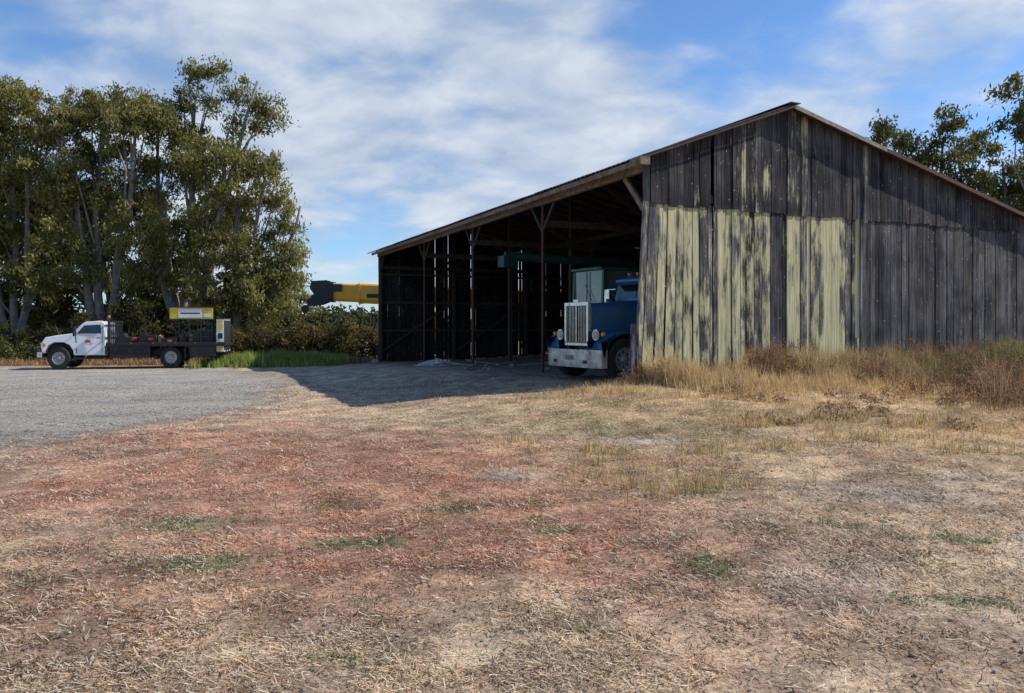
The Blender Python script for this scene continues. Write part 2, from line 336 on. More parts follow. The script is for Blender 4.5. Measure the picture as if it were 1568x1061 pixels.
# ------------------------------------------------------------------ grass
def blades(name,x,y,h,w,lean,col,z0=None,mat=None,ang=None,single=False):
    n=len(x); z=gz(x,y)+relief(x,y)-.01 if z0 is None else z0
    a=rng.random(n)*2*math.pi if ang is None else ang
    b=a+math.pi/2+rng.normal(0,.5,n)
    dx=np.cos(a)*lean*h;dy=np.sin(a)*lean*h; v=h*np.sqrt(np.clip(1-lean**2,.0005,1))
    wx=np.cos(b)*w/2;wy=np.sin(b)*w/2
    if single:
        P=np.zeros((n,4,3))
        P[:,0]=np.stack([x-wx,y-wy,z],1);P[:,1]=np.stack([x+wx,y+wy,z],1)
        P[:,2]=np.stack([x+dx+wx*.6,y+dy+wy*.6,z+v],1);P[:,3]=np.stack([x+dx-wx*.6,y+dy-wy*.6,z+v+.002],1)
        return npmesh(name,P.reshape(-1,3),np.arange(4*n).reshape(n,4),mat or M_GRASS,np.repeat(col[:,None,:],4,1).reshape(-1,3))
    P=np.zeros((n,5,3))
    P[:,0]=np.stack([x-wx,y-wy,z],1);P[:,1]=np.stack([x+wx,y+wy,z],1)
    mx=x+dx*.38;my=y+dy*.38;mz=z+v*.62
    P[:,2]=np.stack([mx-wx*.8,my-wy*.8,mz],1);P[:,3]=np.stack([mx+wx*.8,my+wy*.8,mz],1)
    P[:,4]=np.stack([x+dx,y+dy,z+v],1)
    F=np.array([[0,1,2],[1,3,2],[2,3,4]])[None]+np.arange(n)[:,None,None]*5
    C=np.repeat(col[:,None,:],5,1)
    return npmesh(name,P.reshape(-1,3),F.reshape(-1,3),mat or M_GRASS,C.reshape(-1,3))
def polar(n,r0,r1,amax=.62,p=1.0):
    r=r0*(r1/r0)**(rng.random(n)**p); a=(rng.random(n)*2-1)*amax
    return r*np.sin(a),r*np.cos(a),r
n=340000
x,y,r=polar(n,2.6,24,.72,.9)
cl=fbm(x,y,3.0,81)
k=(onroad(x,y)<.3*rng.random(n)**3*8-.4)&(~inbarn(x,y,.0))&(rng.random(n)<.14+.95*ss(cl,.38,.62)); x,y,r=x[k],y[k],r[k]; n=len(x)
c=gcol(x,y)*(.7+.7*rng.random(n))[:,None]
u_=rng.random(n); t_,s_=bts(x,y); sh=(t_>-3)&(s_>0)  # sh: strip with painted barn shade, no pale straws there
pale=((u_<.26)&~sh)[:,None]; c=np.where(pale,np.array((.84,.74,.57))*(.75+.35*rng.random(n))[:,None],c)
dk=(u_>.86)[:,None]; c=np.where(dk,c*.3,c)
L_=(.012+.055*rng.random(n)**2)*(1+r*.03); W=.0018+.003*rng.random(n)+.0007*r
blades('straw_litter',x,y,L_,W,np.clip(1-np.abs(rng.normal(0,.04,n)),.6,.9995),np.clip(c,0,.9),z0=gz(x,y)+relief(x,y)+.004+.012*rng.random(n),single=True)
def tufts(name,cx,cy,hh,nb,rad,colf,wid=.004,lean=.35):
    m=len(cx); idx=np.repeat(np.arange(m),nb); n=len(idx)
    x=cx[idx]+rng.normal(0,1,n)*rad[idx]; y=cy[idx]+rng.normal(0,1,n)*rad[idx]
    k=(~inbarn(x,y,-.0)); x,y,idx=x[k],y[k],idx[k]; n=len(x)
    r=np.hypot(x,y)
    blades(name,x,y,hh[idx]*(.4+.8*rng.random(n)),wid+.00035*r,np.clip(np.abs(rng.normal(lean,.25,n)),0,.97),np.clip(colf(x,y,idx,n),0,.9))
cx,cy,r=polar(18000,3.2,22,.66,.8)
red,grey,green,gold=masks(cx,cy)
dens=.20*ss(fbm(cx,cy,1.2,63),.45,.62)+.85*gold*ss(fbm(cx,cy,.7,61),.36,.60)+.30*red*ss(fbm(cx,cy,1.3,64),.45,.65)+.3*green-.3*grey
k=(rng.random(len(cx))<dens)&(onroad(cx,cy)<-.1)&(~inbarn(cx,cy,.1))
cx,cy,gold_,green_=cx[k],cy[k],gold[k],green[k]
h=.02+.045*rng.random(len(cx))+.13*gold_*rng.random(len(cx))+.12*gold_**2*ss(cy,13,17)
def cf(x,y,idx,n):
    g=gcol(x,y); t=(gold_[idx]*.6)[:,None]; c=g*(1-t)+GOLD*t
    gr=(green_[idx]*(rng.random(n)<.6))[:,None]; c=c*(1-gr)+np.array((.24,.27,.13))*gr
    return c*(.5+.7*rng.random(n))[:,None]
tufts('dry_grass',cx,cy,h,11,.06+.05*gold_,cf,.0028,.6)
gp=[]
for a,b,c_,d_ in GP:
    m=int(34*(c_*d_)**.5/.3)
    gp.append(np.stack([rng.normal(a,c_*.65,m),rng.normal(b,d_*.65,m)],1))
gp=np.concatenate(gp)
tufts('green_weeds',gp[:,0],gp[:,1],.02+.05*rng.random(len(gp)),14,.02+.03*rng.random(len(gp)),lambda x,y,i,n:np.array((.23,.27,.13))*(.5+.9*rng.random(n))[:,None],.004,.6)
tc_=[(1.65,7.35,.22),(1.2,7.6,.2),(1.95,7.7,.18),(.9,8.2,.16),(2.3,9.3,.2),(3.2,9.8,.22),(4.4,10.2,.25),(5.4,9.4,.22),(1.1,9.5,.18),(.2,10.3,.15),(6.3,11.5,.25),(3.6,11.5,.25),(5.0,12.2,.28)]
qx=[];qy=[];qh=[]
for a,b,hq in tc_:
    for _ in range(30): qx.append(a+R.gauss(0,.34));qy.append(b+R.gauss(0,.22));qh.append(hq*R.uniform(.4,1.1))
qx=np.array(qx);qy=np.array(qy);qh=np.array(qh)
tufts('golden_grass_tufts',qx,qy,qh,13,np.full(len(qx),.03),lambda x,y,i,n:np.where((rng.random(n)<.2)[:,None],np.array((.26,.27,.12)),np.array((.74,.52,.26)))*(.5+.7*rng.random(n))[:,None],.003,.4)
m=5200
t=rng.random(m)*15-.3; s=-np.abs(rng.normal(0,1.35,m))-.12
bx=BARN_O[0]+t*BV[0]+s*BU[0]; by=BARN_O[1]+t*BV[1]+s*BU[1]
hh=(.24+.42*rng.random(m))*np.clip(1.2+s*.25,.3,1)*(.55+.85*ss(fbm(bx,by,.8,90),.35,.6))
tufts('tall_golden_grass',bx,by,hh,15,np.full(m,.09),lambda x,y,i,n:np.array((.86,.64,.35))*(.45+.6*rng.random(n))[:,None]*(1-.4*ss(x,7,11))[:,None],.005,.4)
m=2600
x=rng.uniform(-15.0,-8.4,m); y=38.6+rng.normal(0,.8,m)+(x+14)*.15
tufts('green_grass_strip',x,y,(.35+.35*rng.random(m)*np.exp(-((x+12)/2.5)**2))*(.5+ss(fbm(x,y,1.2,95),.3,.6)*.7),14,np.full(m,.12),lambda x,y,i,n:(np.array((.34,.40,.11))*(.5+.7*rng.random(n))[:,None]),.02,.3)
m=1500
x=rng.uniform(-32,-7.6,m); y=38.8+rng.random(m)*3
tufts('dry_verge_grass',x,y,.15+.25*rng.random(m),10,np.full(m,.15),lambda x,y,i,n:(np.array((.40,.25,.14))*(.5+.8*rng.random(n))[:,None]),.02,.4)
def stones(name,x,y,sz,col,mat):
    n=len(x); z=gz(x,y)+relief(x,y)
    base=np.array([(1,0,0),(0,1,0),(-1,0,0),(0,-1,0),(0,0,.7),(0,0,-.5)],float)
    V=base[None]*(sz[:,None,None])*(.6+.7*rng.random((n,6,3)))
    a=rng.random(n)*6.28; ca,sa=np.cos(a)[:,None],np.sin(a)[:,None]
    Vx=V[:,:,0]*ca-V[:,:,1]*sa; Vy=V[:,:,0]*sa+V[:,:,1]*ca
    V=np.stack([Vx+x[:,None],Vy+y[:,None],V[:,:,2]+z[:,None]+.006],2)
    F=np.array([[0,1,4],[1,2,4],[2,3,4],[3,0,4],[1,0,5],[2,1,5],[3,2,5],[0,3,5]])[None]+np.arange(n)[:,None,None]*6
    npmesh(name,V.reshape(-1,3),F.reshape(-1,3),mat,np.repeat(col[:,None,:],6,1).reshape(-1,3))
x,y,r=polar(60000,3,22,.7,.9); red,grey,green,gold=masks(x,y)
k=((rng.random(len(x))<.06+.6*grey))&(onroad(x,y)<.5)&(~inbarn(x,y)); x,y,r=x[k],y[k],r[k]
stones('stone_chips',x,y,(.004+.010*rng.random(len(x))**3)*(1+r*.05),np.array((.62,.58,.52))*(.4+.9*rng.random(len(x)))[:,None],M_GRASS)
x=rng.uniform(-22,-3.5,42000); y=rng.uniform(8,24,42000); k=onroad(x,y)>-1.0; x,y=x[k],y[k]
stones('loose_gravel',x,y,.007+.020*rng.random(len(x))**3,np.array((.54,.50,.44))*(.4+.8*rng.random(len(x)))[:,None],M_GRASS)
def leaves(name,P,C,l,w,parent,mat,droop=.7):
    n=len(P); d=rng.normal(0,1,(n,3)); d[:,2]-=droop*1.5; d/=np.linalg.norm(d,axis=1)[:,None]
    q=rng.normal(0,1,(n,3)); a=np.cross(d,q); a/=np.linalg.norm(a,axis=1)[:,None]+1e-9
    ll=(l*(.6+.8*rng.random(n)))[:,None]; ww=(w*(.6+.8*rng.random(n)))[:,None]
    V=np.stack([P-d*ll*.5,P+a*ww*.5,P+d*ll*.5,P-a*ww*.5],1)
    F=np.arange(4*n).reshape(n,4); CC=np.repeat(C[:,None,:],4,1).reshape(-1,3)
    return npmesh(name,V.reshape(-1,3),F,mat,np.clip(CC,0,.9),parent)
def weeds(name,cent,base=(.20,.115,.065),leafn=300,lsz=.06,sp=.05,stem=.012):
    px=[];py=[];pz=[];ph=[];pl=[];pa=[];pc=[]
    LV=[];LC=[]
    for (x,y,hh,rr) in cent:
        z=g1(x,y)+float(relief(np.array([x]),np.array([y]))[0]); m=int(40*rr/.4)
        tint=np.array(base)*R.uniform(.7,1.5)
        for _ in range(m):
            a=R.random()*6.283; q=R.random()**.5*rr*.5
            px.append(x+q*math.cos(a));py.append(y+q*math.sin(a));pz.append(z-.02);ph.append(hh*R.uniform(.6,1.2));pl.append(min(.9,R.uniform(.1,.9)*rr/hh));pa.append(a+R.gauss(0,.5));pc.append(tint*R.uniform(.6,1.6))
        k=int(leafn*rr/.4)
        nc=max(5,k//24); ca=rng.random(nc)*6.283; cq=rng.random(nc)**.5*rr; czz=hh*(.15+.85*rng.random(nc)*np.sqrt(np.clip(1-(cq/rr/1.05)**2,.02,1)))
        ii=rng.integers(0,nc,k)
        LV.append(np.stack([x+cq[ii]*np.cos(ca[ii])+rng.normal(0,sp,k),y+cq[ii]*np.sin(ca[ii])+rng.normal(0,sp,k),z+np.maximum(.004,czz[ii]+rng.normal(0,min(.06,hh*.35),k))],1)); LC.append(tint[None]*(.5+1.1*rng.random(k))[:,None])
    px,py,pz,ph,pl,pa=map(np.array,(px,py,pz,ph,pl,pa))
    e=empty(name)
    st=blades('stems',px,py,ph,np.full(len(px),stem),pl,np.clip(np.array(pc),0,.9),z0=pz,ang=pa); st.parent=e
    leaves('dry_leaves',np.concatenate(LV),np.concatenate(LC),lsz,lsz*.47,e,M_GRASS,droop=0)
def bpos(t,s): return (BARN_O[0]+t*BV[0]+s*BU[0],BARN_O[1]+t*BV[1]+s*BU[1])
cent=[]
for t in np.arange(1.0,15,.36):
    dn=.35+.75*math.exp(-((t-3.0)/.9)**2)+.45*(t>6.0)
    p=bpos(t+R.gauss(0,.15),-.35-R.random()*.8); cent.append((p[0],p[1],R.uniform(.65,.9)*min(1.3,dn+.3),R.uniform(.3,.48)))
for _ in range(10):
    p=bpos(R.gauss(3.0,.45),-1.0+R.gauss(0,.3)); cent.append((p[0],p[1],R.uniform(.8,1.05),.42))
for _ in range(42): cent.append((R.uniform(8.2,12.5),R.uniform(13,19.5),R.uniform(.4,.95),R.uniform(.35,.6)))
for _ in range(16): cent.append((R.uniform(3.5,9),R.uniform(11,16),R.uniform(.10,.2),R.uniform(.2,.5)))
for _ in range(8): p=bpos(-.3+R.gauss(0,.25),-.2+R.gauss(0,.35)); cent.append((p[0],p[1],R.uniform(.2,.45),.25))
weeds('dry_weeds',cent,base=(.26,.16,.095),lsz=.05)
weeds('low_red_brown_weeds',[(R.gauss(-2.0,2.6),R.uniform(5,11.5),R.uniform(.015,.04),R.uniform(.2,.5)) for _ in range(90)],base=(.40,.20,.13),leafn=420,lsz=.018,sp=.07,stem=.003)
weeds('low_olive_weeds',[(R.gauss(1.2,1.6),R.uniform(10.8,14.5),R.uniform(.04,.09),R.uniform(.2,.5)) for _ in range(40)]+[(R.uniform(-3.4,3.4),R.uniform(3.6,8.5),R.uniform(.01,.03),R.uniform(.06,.2)) for _ in range(40)],base=(.23,.24,.13),leafn=420,lsz=.018,sp=.05,stem=.003)
weeds('green_brown_weed_pile',[(R.uniform(10.0,12.8),R.uniform(17,20),R.uniform(.8,1.15),.6) for _ in range(14)],base=(.17,.165,.075),lsz=.05)
# fallen twigs
mb=MB()
for _ in range(150):
    a=R.random()*6.28; xx=R.uniform(-4,5); yy=R.uniform(3.3,13); l=R.uniform(.05,.22); zq=g1(xx,yy)+float(relief(np.array([xx]),np.array([yy]))[0])+.012
    mb.tube([(xx,yy,zq),(xx+l*.5*math.cos(a),yy+l*.5*math.sin(a),zq+.012),(xx+l*math.cos(a+.3),yy+l*math.sin(a+.3),zq)],[.003,.0025,.001],4,0)
mb.obj('fallen_twigs',[M_BARK])
# ------------------------------------------------------------------ trees
def tree(name,bx,by,blobs,seed,tr=.45,dens=9,nl=150,ll=.29,lw=.095,pal=((.06,.072,.022),(.27,.245,.085)),ns=3):
    rr=random.Random(seed); e=empty(name); mb=MB(); bz=g1(bx,by)-.2
    blobs=sorted(blobs); paths=[]
    for q in range(ns):
        grp=blobs[q*len(blobs)//ns:max(q*len(blobs)//ns+1,(q+1)*len(blobs)//ns)]
        mx_=sum(b[0] for b in grp)/len(grp); my_=sum(b[1] for b in grp)/len(grp); tz=max(b[2] for b in grp)-.8
        K=8; path=[]; rad=[]; ph=rr.random()*6
        for k in range(K):
            f=k/(K-1); path.append((bx+(q-(ns-1)/2)*.35+(mx_-bx)*f**.9+.45*math.sin(f*5+ph)*f,by+rr.uniform(-.3,.3)*(k==0)+(my_-by)*f+rr.gauss(0,.2)*(k>0),bz+(tz-bz)*f)); rad.append(tr*(.62 if ns>1 else 1)*(1-.85*f)*(1.3 if k==0 else 1)+.03)
        mb.tube(path,rad,9,0); paths.append((mx_,path,tz))
    P=[];C=[]
    lo,hi=np.array(pal[0]),np.array(pal[1])
    for (x,y,z,r) in blobs:
        mx_,path,tz=min(paths,key=lambda p:abs(p[0]-x)+max(0,z-p[2])*.5); K=len(path)
        f=max(.12,min(.9,(z-bz)/(tz-bz)*rr.uniform(.5,.8))); i=f*(K-1); a=int(i); q=i-a; s0=Vector(path[a]).lerp(Vector(path[min(a+1,K-1)]),q)
        c=Vector((x,y,z)); mid=s0.lerp(c,.5)+Vector((rr.gauss(0,.3),rr.gauss(0,.3),.1*(c-s0).length-.1))
        r0=max(.05,tr*.30*(1-f*.6)); mb.tube([s0,s0.lerp(mid,.5)+Vector((0,0,-.1)),mid,c],[r0,r0*.8,r0*.6,r0*.3],7,0)
        nsub=int(dens*r*r)
        tone=rr.uniform(-.18,.18)
        for k in range(nsub):
            th=rr.random()*6.283; u=rr.uniform(-1,1); q=r*(rr.random()**.45)*rr.uniform(.8,1.25)
            d=Vector((math.cos(th)*math.sqrt(1-u*u),math.sin(th)*math.sqrt(1-u*u),u*.85))
            sc=c+d*q
            if k%4==0: mb.tube([c.lerp(sc,.1),c.lerp(sc,.6)+Vector((0,0,.1)),sc],[r0*.28,r0*.18,.012],4,0,False)
            n=int(nl*rr.uniform(.5,1.3)); sg=rr.uniform(.18,.38)
            pp=rng.normal(0,1,(n,3))*np.array((sg,sg,sg*.75))+np.array(sc)
            pp[:,2]-=.35*np.abs(rng.normal(0,1,n))*sg
            P.append(pp); mixv=np.clip(rr.random()*.75+.12+tone+.2*rng.random(n),0,1)[:,None]
            C.append((lo*(1-mixv)+hi*mixv)*(.75+.5*rng.random(n))[:,None])
    mb.obj('trunk_and_limbs',[M_BARK],e,smooth=True)
    P=np.concatenate(P);C=np.concatenate(C)
    leaves('foliage',P,C,ll,lw,e,M_LEAF,droop=.8); return len(P)
T=[[-33.5,52,[(-34.5,52,15.5,2.2),(-32.8,51,16.6,1.6),(-31.4,52,14.4,1.8),(-33.5,52,12,2.4),(-36.5,52,12,2.5),(-37,52,7,2.6)],.4],
 [-27.3,51.5,[(-29.4,51,14.8,1.7),(-27.6,52,15.9,1.6),(-25.6,51.5,16.1,1.6),(-24.2,51,15.0,1.6),(-28.8,51,11.2,2.1)],.5],
 [-22.6,53,[(-21.5,53,18.8,1.15),(-20.2,53,19.1,1.0),(-22.6,53,17.2,1.1),(-18.6,53,17.5,1.3),(-17.2,53,16.8,1.2),(-16.5,53,15.9,.8),(-19.2,53,15.4,1.0),(-17.6,53,15.4,.9),(-21.0,53,16.9,1.0),(-22.9,52.5,15.4,1.6),(-21.8,52,14.0,1.3)],.5],
 [-20.8,50,[(-19.8,49.5,12.0,1.8),(-17.9,49.5,12.3,1.5)],.5],
 [-17.4,50.5,[(-16.3,50,11.9,1.3),(-15.3,50,10.2,1.3),(-14.5,50,8.4,1.1),(-14.2,50,6.4,1.0),(-14.0,49.8,4.4,.9),(-14.3,49.8,2.8,.8),(-15.4,49.5,2.4,1.0),(-16.8,49.4,2.6,1.0)],.4]]
out=np.array([(-35,17),(-32,16.8),(-30.2,16),(-28.6,16),(-27,16.4),(-24.6,16),(-22.4,15),(-20.4,13.6),(-18.4,12.8),(-16.8,12.2),(-15.6,11),(-14.9,8.8),(-14.5,6),(-14.7,3.4),(-17.5,2.6),(-19.5,3.2),(-22,4.2),(-26,4.4),(-30,4.0),(-36,4.0)])
def inpoly(px,py):
    c=False; n=len(out)
    for i in range(n):
        a=out[i];b=out[(i+1)%n]
        if (a[1]>py)!=(b[1]>py) and px<(b[0]-a[0])*(py-a[1])/(b[1]-a[1])+a[0]: c=not c
    return c
pts=[]; tr_=0
while tr_<9000:
    tr_+=1; px=R.uniform(-36,-14); pz_=R.uniform(2.5,17)
    if not inpoly(px,pz_): continue
    if pz_<6 and px<-19 and R.random()<.6: continue
    if all((px-a)**2+(pz_-b)**2>1.62**2 for a,b in pts): pts.append((px,pz_))
tb=[t[0]+.4 for t in T]
for px,pz_ in pts:
    k=min(range(5),key=lambda q:abs(px-tb[q])+(3.5 if q==3 and pz_>10.5 else 0)+(2 if q==2 and pz_<10 else 0))
    dy=R.uniform(-2.0,2.2); f=(T[k][1]+dy)/50.5
    T[k][2].append((px*f,T[k][1]+dy,1.6+(pz_-1.6)*f,R.uniform(1.15,1.75)))
nleaf=0
for k,(bx_,by_,bl,tr2) in enumerate(T):
    nleaf+=tree('eucalyptus_tree',bx_,by_,bl,k+1,tr2,7.5,100,pal=((.06,.074,.024),(.34,.305,.105)) if k<4 else ((.075,.085,.028),(.37,.33,.12)))
bk=[]
for _ in range(66):
    a=R.uniform(-42,-18.5); zt=R.uniform(1.2,12.0)
    if a>-21 and zt>9: continue
    bk.append((a,R.uniform(57,60),zt,R.uniform(1.9,2.5)))
nleaf+=tree('eucalyptus_tree',-29,58,bk,12,.5,2.8,90,ll=.42,lw=.14,pal=((.04,.05,.018),(.15,.14,.05)),ns=5)
PR=((.05,.062,.024),(.21,.21,.085))
nleaf+=tree('background_tree',22,46,[(21.0,45,12.6,1.1),(22.3,45,12.0,1.2),(20.2,45,11.6,1.0),(21.6,45,10.6,1.5),(19.6,45,10.8,1.0),(22.8,45,10.6,1.2)],6,.3,7,120,pal=PR,ns=1)
nleaf+=tree('background_tree',27,46,[(24.4,45,12.2,1.0),(25.7,45,13.4,1.1),(25.2,45,11.4,1.3),(24.0,45,10.8,1.2),(27.1,45,12.0,1.3),(26.4,45,9.8,1.5),(28.6,45,10.4,1.4),(28.0,45,8.6,1.5),(30.2,45,8.8,1.6),(30.6,45,11,1.2),(29.6,45,9.8,1.4)],7,.35,6.5,120,pal=PR,ns=2)
nleaf+=tree('background_tree',28.8,41,[(26.2,40,14.0,.9),(26.9,40,13.0,1.0),(26.2,40,12.0,.9),(28.0,40,13.6,1.3),(28.0,40,10.5,1.2),(27.4,40,11.8,1.0)],8,.3,7,110,pal=PR,ns=1)
def shrub(name,blobs,pal,nl=110,ll=.16,lw=.09,dens=10,sg=.17):
    e=empty(name); mb=MB(); P=[];C=[]; lo,hi=map(np.array,pal)
    for (x,y,r,h) in blobs:
        z=g1(x,y)
        for _ in range(5):
            a=R.random()*6.28; mb.tube([(x,y,z-.1),(x+r*.3*math.cos(a),y+r*.3*math.sin(a),z+h*.5),(x+r*.7*math.cos(a),y+r*.7*math.sin(a),z+h*.85)],[.05,.03,.01],5,0)
        for k in range(int(dens*r*h*1.6)):
            th=R.random()*6.283; u=R.random()**.7; q=(R.random()**.4)*R.uniform(.8,1.1)
            cx=x+r*q*math.cos(th)*math.sqrt(max(0,1-u*u*.8)); cy=y+r*q*math.sin(th)*math.sqrt(max(0,1-u*u*.8)); cz=z+h*u*q
            n=int(nl*R.uniform(.5,1.2)); P.append(rng.normal(0,sg,(n,3))+np.array((cx,cy,cz))); t=np.clip(R.random()*.8+.2*rng.random(n),0,1)[:,None]
            C.append((lo*(1-t)+hi*t)*(.7+.6*rng.random(n))[:,None])
    mb.obj('stems',[M_BARK],e); P=np.concatenate(P);C=np.concatenate(C); leaves('foliage',P,C,ll,lw,e,M_LEAF,.2); return len(P)
HB=((.05,.05,.02),(.24,.185,.08))
nleaf+=shrub('bramble_hedge',[(-12.6,44.5,1.3,2.1),(-11.4,44.8,1.5,2.45),(-10.0,44.8,1.4,2.35),(-8.8,45,1.3,2.2),(-7.6,45,1.0,1.9),(-13.6,44.5,1.1,1.7),(-6.6,46,1.0,1.6)],HB,90)
nleaf+=shrub('hedge',[(x_,45+R.gauss(0,.3),1.1,R.uniform(1.5,2.0)) for x_ in np.arange(-18.5,-13.6,.9)],((.05,.045,.017),(.24,.18,.075)),90)
nleaf+=shrub('understorey_shrubs',[(x_,47.5+R.gauss(0,.5),1.3,R.uniform(2.3,3.8) if x_>-28 else R.uniform(1.4,2.2)) for x_ in np.arange(-36,-17.5,1.1)],((.035,.04,.017),(.12,.11,.045)),70,.22,.11,7)
nleaf+=shrub('roadside_bush',[(-28.6,42,1.2,1.3),(-27.2,42.5,1.1,1.2),(-26,42,1.0,1.0),(-25,42,1.0,.9),(-23.5,42.4,1.0,.8)],((.05,.055,.02),(.15,.16,.055)),80)
nleaf+=shrub('distant_tree_line',[(x_,120+R.gauss(0,3),4,R.uniform(2.2,4.4)) for x_ in np.arange(-100,-8,4.5)],((.05,.06,.035),(.11,.12,.06)),45,.9,.5,2.0,.7)
print('leaves',nleaf)
hv=[];hf=[];n=160
for k in range(n):
    a=math.radians(-75+150*k/(n-1)); r=900
    h=7+4*math.sin(k*.21+1)+2.5*math.sin(k*.53)+1.5*math.sin(k*1.3); h=max(3,h)
    hv+= [(r*math.sin(a),r*math.cos(a),-3),((r+150)*math.sin(a),(r+150)*math.cos(a),h),((r+400)*math.sin(a),(r+400)*math.cos(a),-5)]
for k in range(n-1):
    for j in range(2): hf.append((k*3+j,(k+1)*3+j,(k+1)*3+j+1,k*3+j+1))
hm=MB(); hm.add(hv,hf); hm.obj('hills',[M_HILL],smooth=True)
# ------------------------------------------------------------------ BARN
barn=empty('wooden_barn',(BARN_O[0],BARN_O[1],EYE),math.atan2(BV[1],BV[0]))
def bg(t,s):
    p=bpos(t,s); return g1(*p)-EYE
def zr(t): return 4.0+.37*t if t<4.17 else 5.543-.245*(t-4.17)
SEAM=2.88
def siding(name,s0,sgn,full=False):
    mb=MB(); t=0.02 if not full else .0
    grp=.5
    while t<BW:
        w=R.choice([.12,.16,.2,.24,.26,.28])+R.uniform(-.02,.02); w=min(w,BW-t); seed=R.random()
        if R.random()<.4: grp=R.random()
        br=.4*grp+.6*R.random()
        t1=t+w-R.uniform(.004,.014)
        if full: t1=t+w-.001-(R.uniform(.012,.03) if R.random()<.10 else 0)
        if not full and abs(t-1.62)<.13: t1-=.03
        d=R.uniform(-.014,.014)
        tm=(t+t1)/2
        if tm<6.7: yel=.31+R.uniform(-.17,.17)-(.15 if R.random()<.18 else 0)-.05*(tm>3.3)*(tm<4.2)
        else: yel=-.02+R.uniform(-.08,.12)
        if full: yel=-.2; br*=.15  # far boards darkened: interior shade put into their colour
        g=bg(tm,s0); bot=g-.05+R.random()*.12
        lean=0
        if not full: lean=-.34*max(0,1-tm/1.3)
        j=R.uniform(-.012,.012)
        y0=s0+d; y1=y0+sgn*.022
        ya,yb=(min(y0,y1),max(y0,y1))
        flare=-.10*max(0,1-tm/2.5)*(0 if full else 1)
        mb.hexa([(t+lean+j,ya+flare,bot),(t1+lean+j,ya+flare,bot),(t1+lean+j,yb+flare,bot),(t+lean+j,yb+flare,bot),
                 (t,ya,SEAM+.02),(t1,ya,SEAM+.02),(t1,yb,SEAM+.02),(t,yb,SEAM+.02)],0,(br,yel,seed))
        br=min(1,max(0,br*.3+R.random()*.4)); seed=R.random()
        yu=.0+R.uniform(-.12,.08)
        if 2.6<tm<3.6 or 4.3<tm<5: yu+=.15
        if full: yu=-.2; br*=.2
        if tm>6.7: yu=-.15
        o=-.036 if not full else .036
        ya+=o;yb+=o; zb=SEAM-.05+R.uniform(-.04,.03)
        t1u=t1-(.07 if (not full and abs(t-1.62)<.13) else 0)
        mb.hexa([(t,ya,zb),(t1u,ya,zb),(t1u,yb,zb),(t,yb,zb),(t,ya,zr(t)-.03),(t1u,ya,zr(t1u)-.03),(t1u,yb,zr(t1u)-.03),(t,yb,zr(t)-.03)],0,(br,yu,seed))
        t+=w
    return mb.obj(name,[M_SID],barn,col=True)
siding('gable_siding',0,-1)
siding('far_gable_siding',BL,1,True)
mb=MB(); s=0
while s<BL:
    w=R.uniform(.2,.3); s1=min(BL,s+w-.001-(R.uniform(.008,.02) if R.random()<.08 else 0)); g=bg(BW,s)
    mb.box(BW,BW+.022,s,s1,g-.1,zr(BW)-.02,0,(R.random()*.15,-.2,R.random())); s+=w  # back boards kept near black, interior shade painted in
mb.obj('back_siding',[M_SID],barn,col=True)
mb=MB()
mb.box(6.72,6.80,-.075,-.045,bg(6.8,0)+.5,SEAM-.04,0,(1,.05,.3))
mb.box(6.82,6.94,-.115,-.068,SEAM-.15,zr(6.9)-.06,0,(1,.2,.6))
mb.box(6.60,6.67,-.060,-.040,bg(6.8,0)+.1,bg(6.8,0)+.95,0,(1,.3,.1))
mb.box(-.10,.018,-.03,.09,SEAM,zr(0)-.06,0,(.9,.1,.2))
mb.hexa([(-.46,-.16,bg(0,0)-.1),(-.34,-.16,bg(0,0)-.1),(-.34,-.05,bg(0,0)-.1),(-.46,-.05,bg(0,0)-.1),(-.12,-.03,SEAM),(0.0,-.03,SEAM),(0.0,.06,SEAM),(-.12,.06,SEAM)],0,(.9,.25,.7))
mb.beam((-.55,-.10,bg(0,0)),(-.40,.02,bg(0,0)+1.35),.14,.03,0,(1,.0,.4))
mb.beam((-.62,-.28,bg(0,0)),(-.50,-.12,bg(0,0)+1.1),.10,.03,0,(.7,.0,.9))
mb.obj('trim_boards',[M_SID],barn,col=True)
mb=MB()
mb.beam((4.17,-.33,zr(4.17)-.05),(7.4,-.33,zr(7.4)-.05),.03,.10,1)
mb.beam((7.4,-.33,zr(7.4)-.05),(BW+.3,-.33,zr(BW+.3)-.05),.03,.10,2)
mb.beam((-.38,-.33,zr(-.38)-.04),(4.17,-.33,zr(4.17)-.04),.03,.05,0)
mb.box(-.46,-.2,-.36,.1,3.66,3.84,3)
mb.obj('rake_boards',[M_BEAM,M_BEAMG,M_RUST,M_BEAMF],barn)
mb=MB()
SP=[0.12,5.7,11.5,17.4,25.05]
TP=[.07,4.2,8.6,12.8,16.85]
for i,s in enumerate(SP):
    for j,t in enumerate(TP):
        g=bg(t,s)
        if j==0 and 0<i<4:
            mb.cyl((t,s,g-.1),(t,s,3.62),.045,12,1)
        else: mb.box(t-.08,t+.08,s-.08,s+.08,g-.1,zr(t)-.35,0)
        if j==0:
            for sg in (-1,1):
                if (i==0 and sg<0) or (i==4 and sg>0): continue
                if i==0: mb.beam((t,s+.08,2.65),(t,s+1.0,3.62),.08,.13,3)
                else: mb.beam((t,s+sg*.05,2.85),(t,s+sg*.75,3.60),.05,.07,0)
    mb.beam((.1,s-.1,3.05),(8.6,s-.1,3.05),.06,.2,0); mb.beam((8.6,s-.1,2.2),(BW-.1,s-.1,2.2),.06,.2,0)
    mb.beam((4.2,s-.04,3.2),(2,s-.04,zr(2)-.3),.05,.14,0); mb.beam((4.2,s-.04,3.2),(6.5,s-.04,zr(6.5)-.3),.05,.14,0)
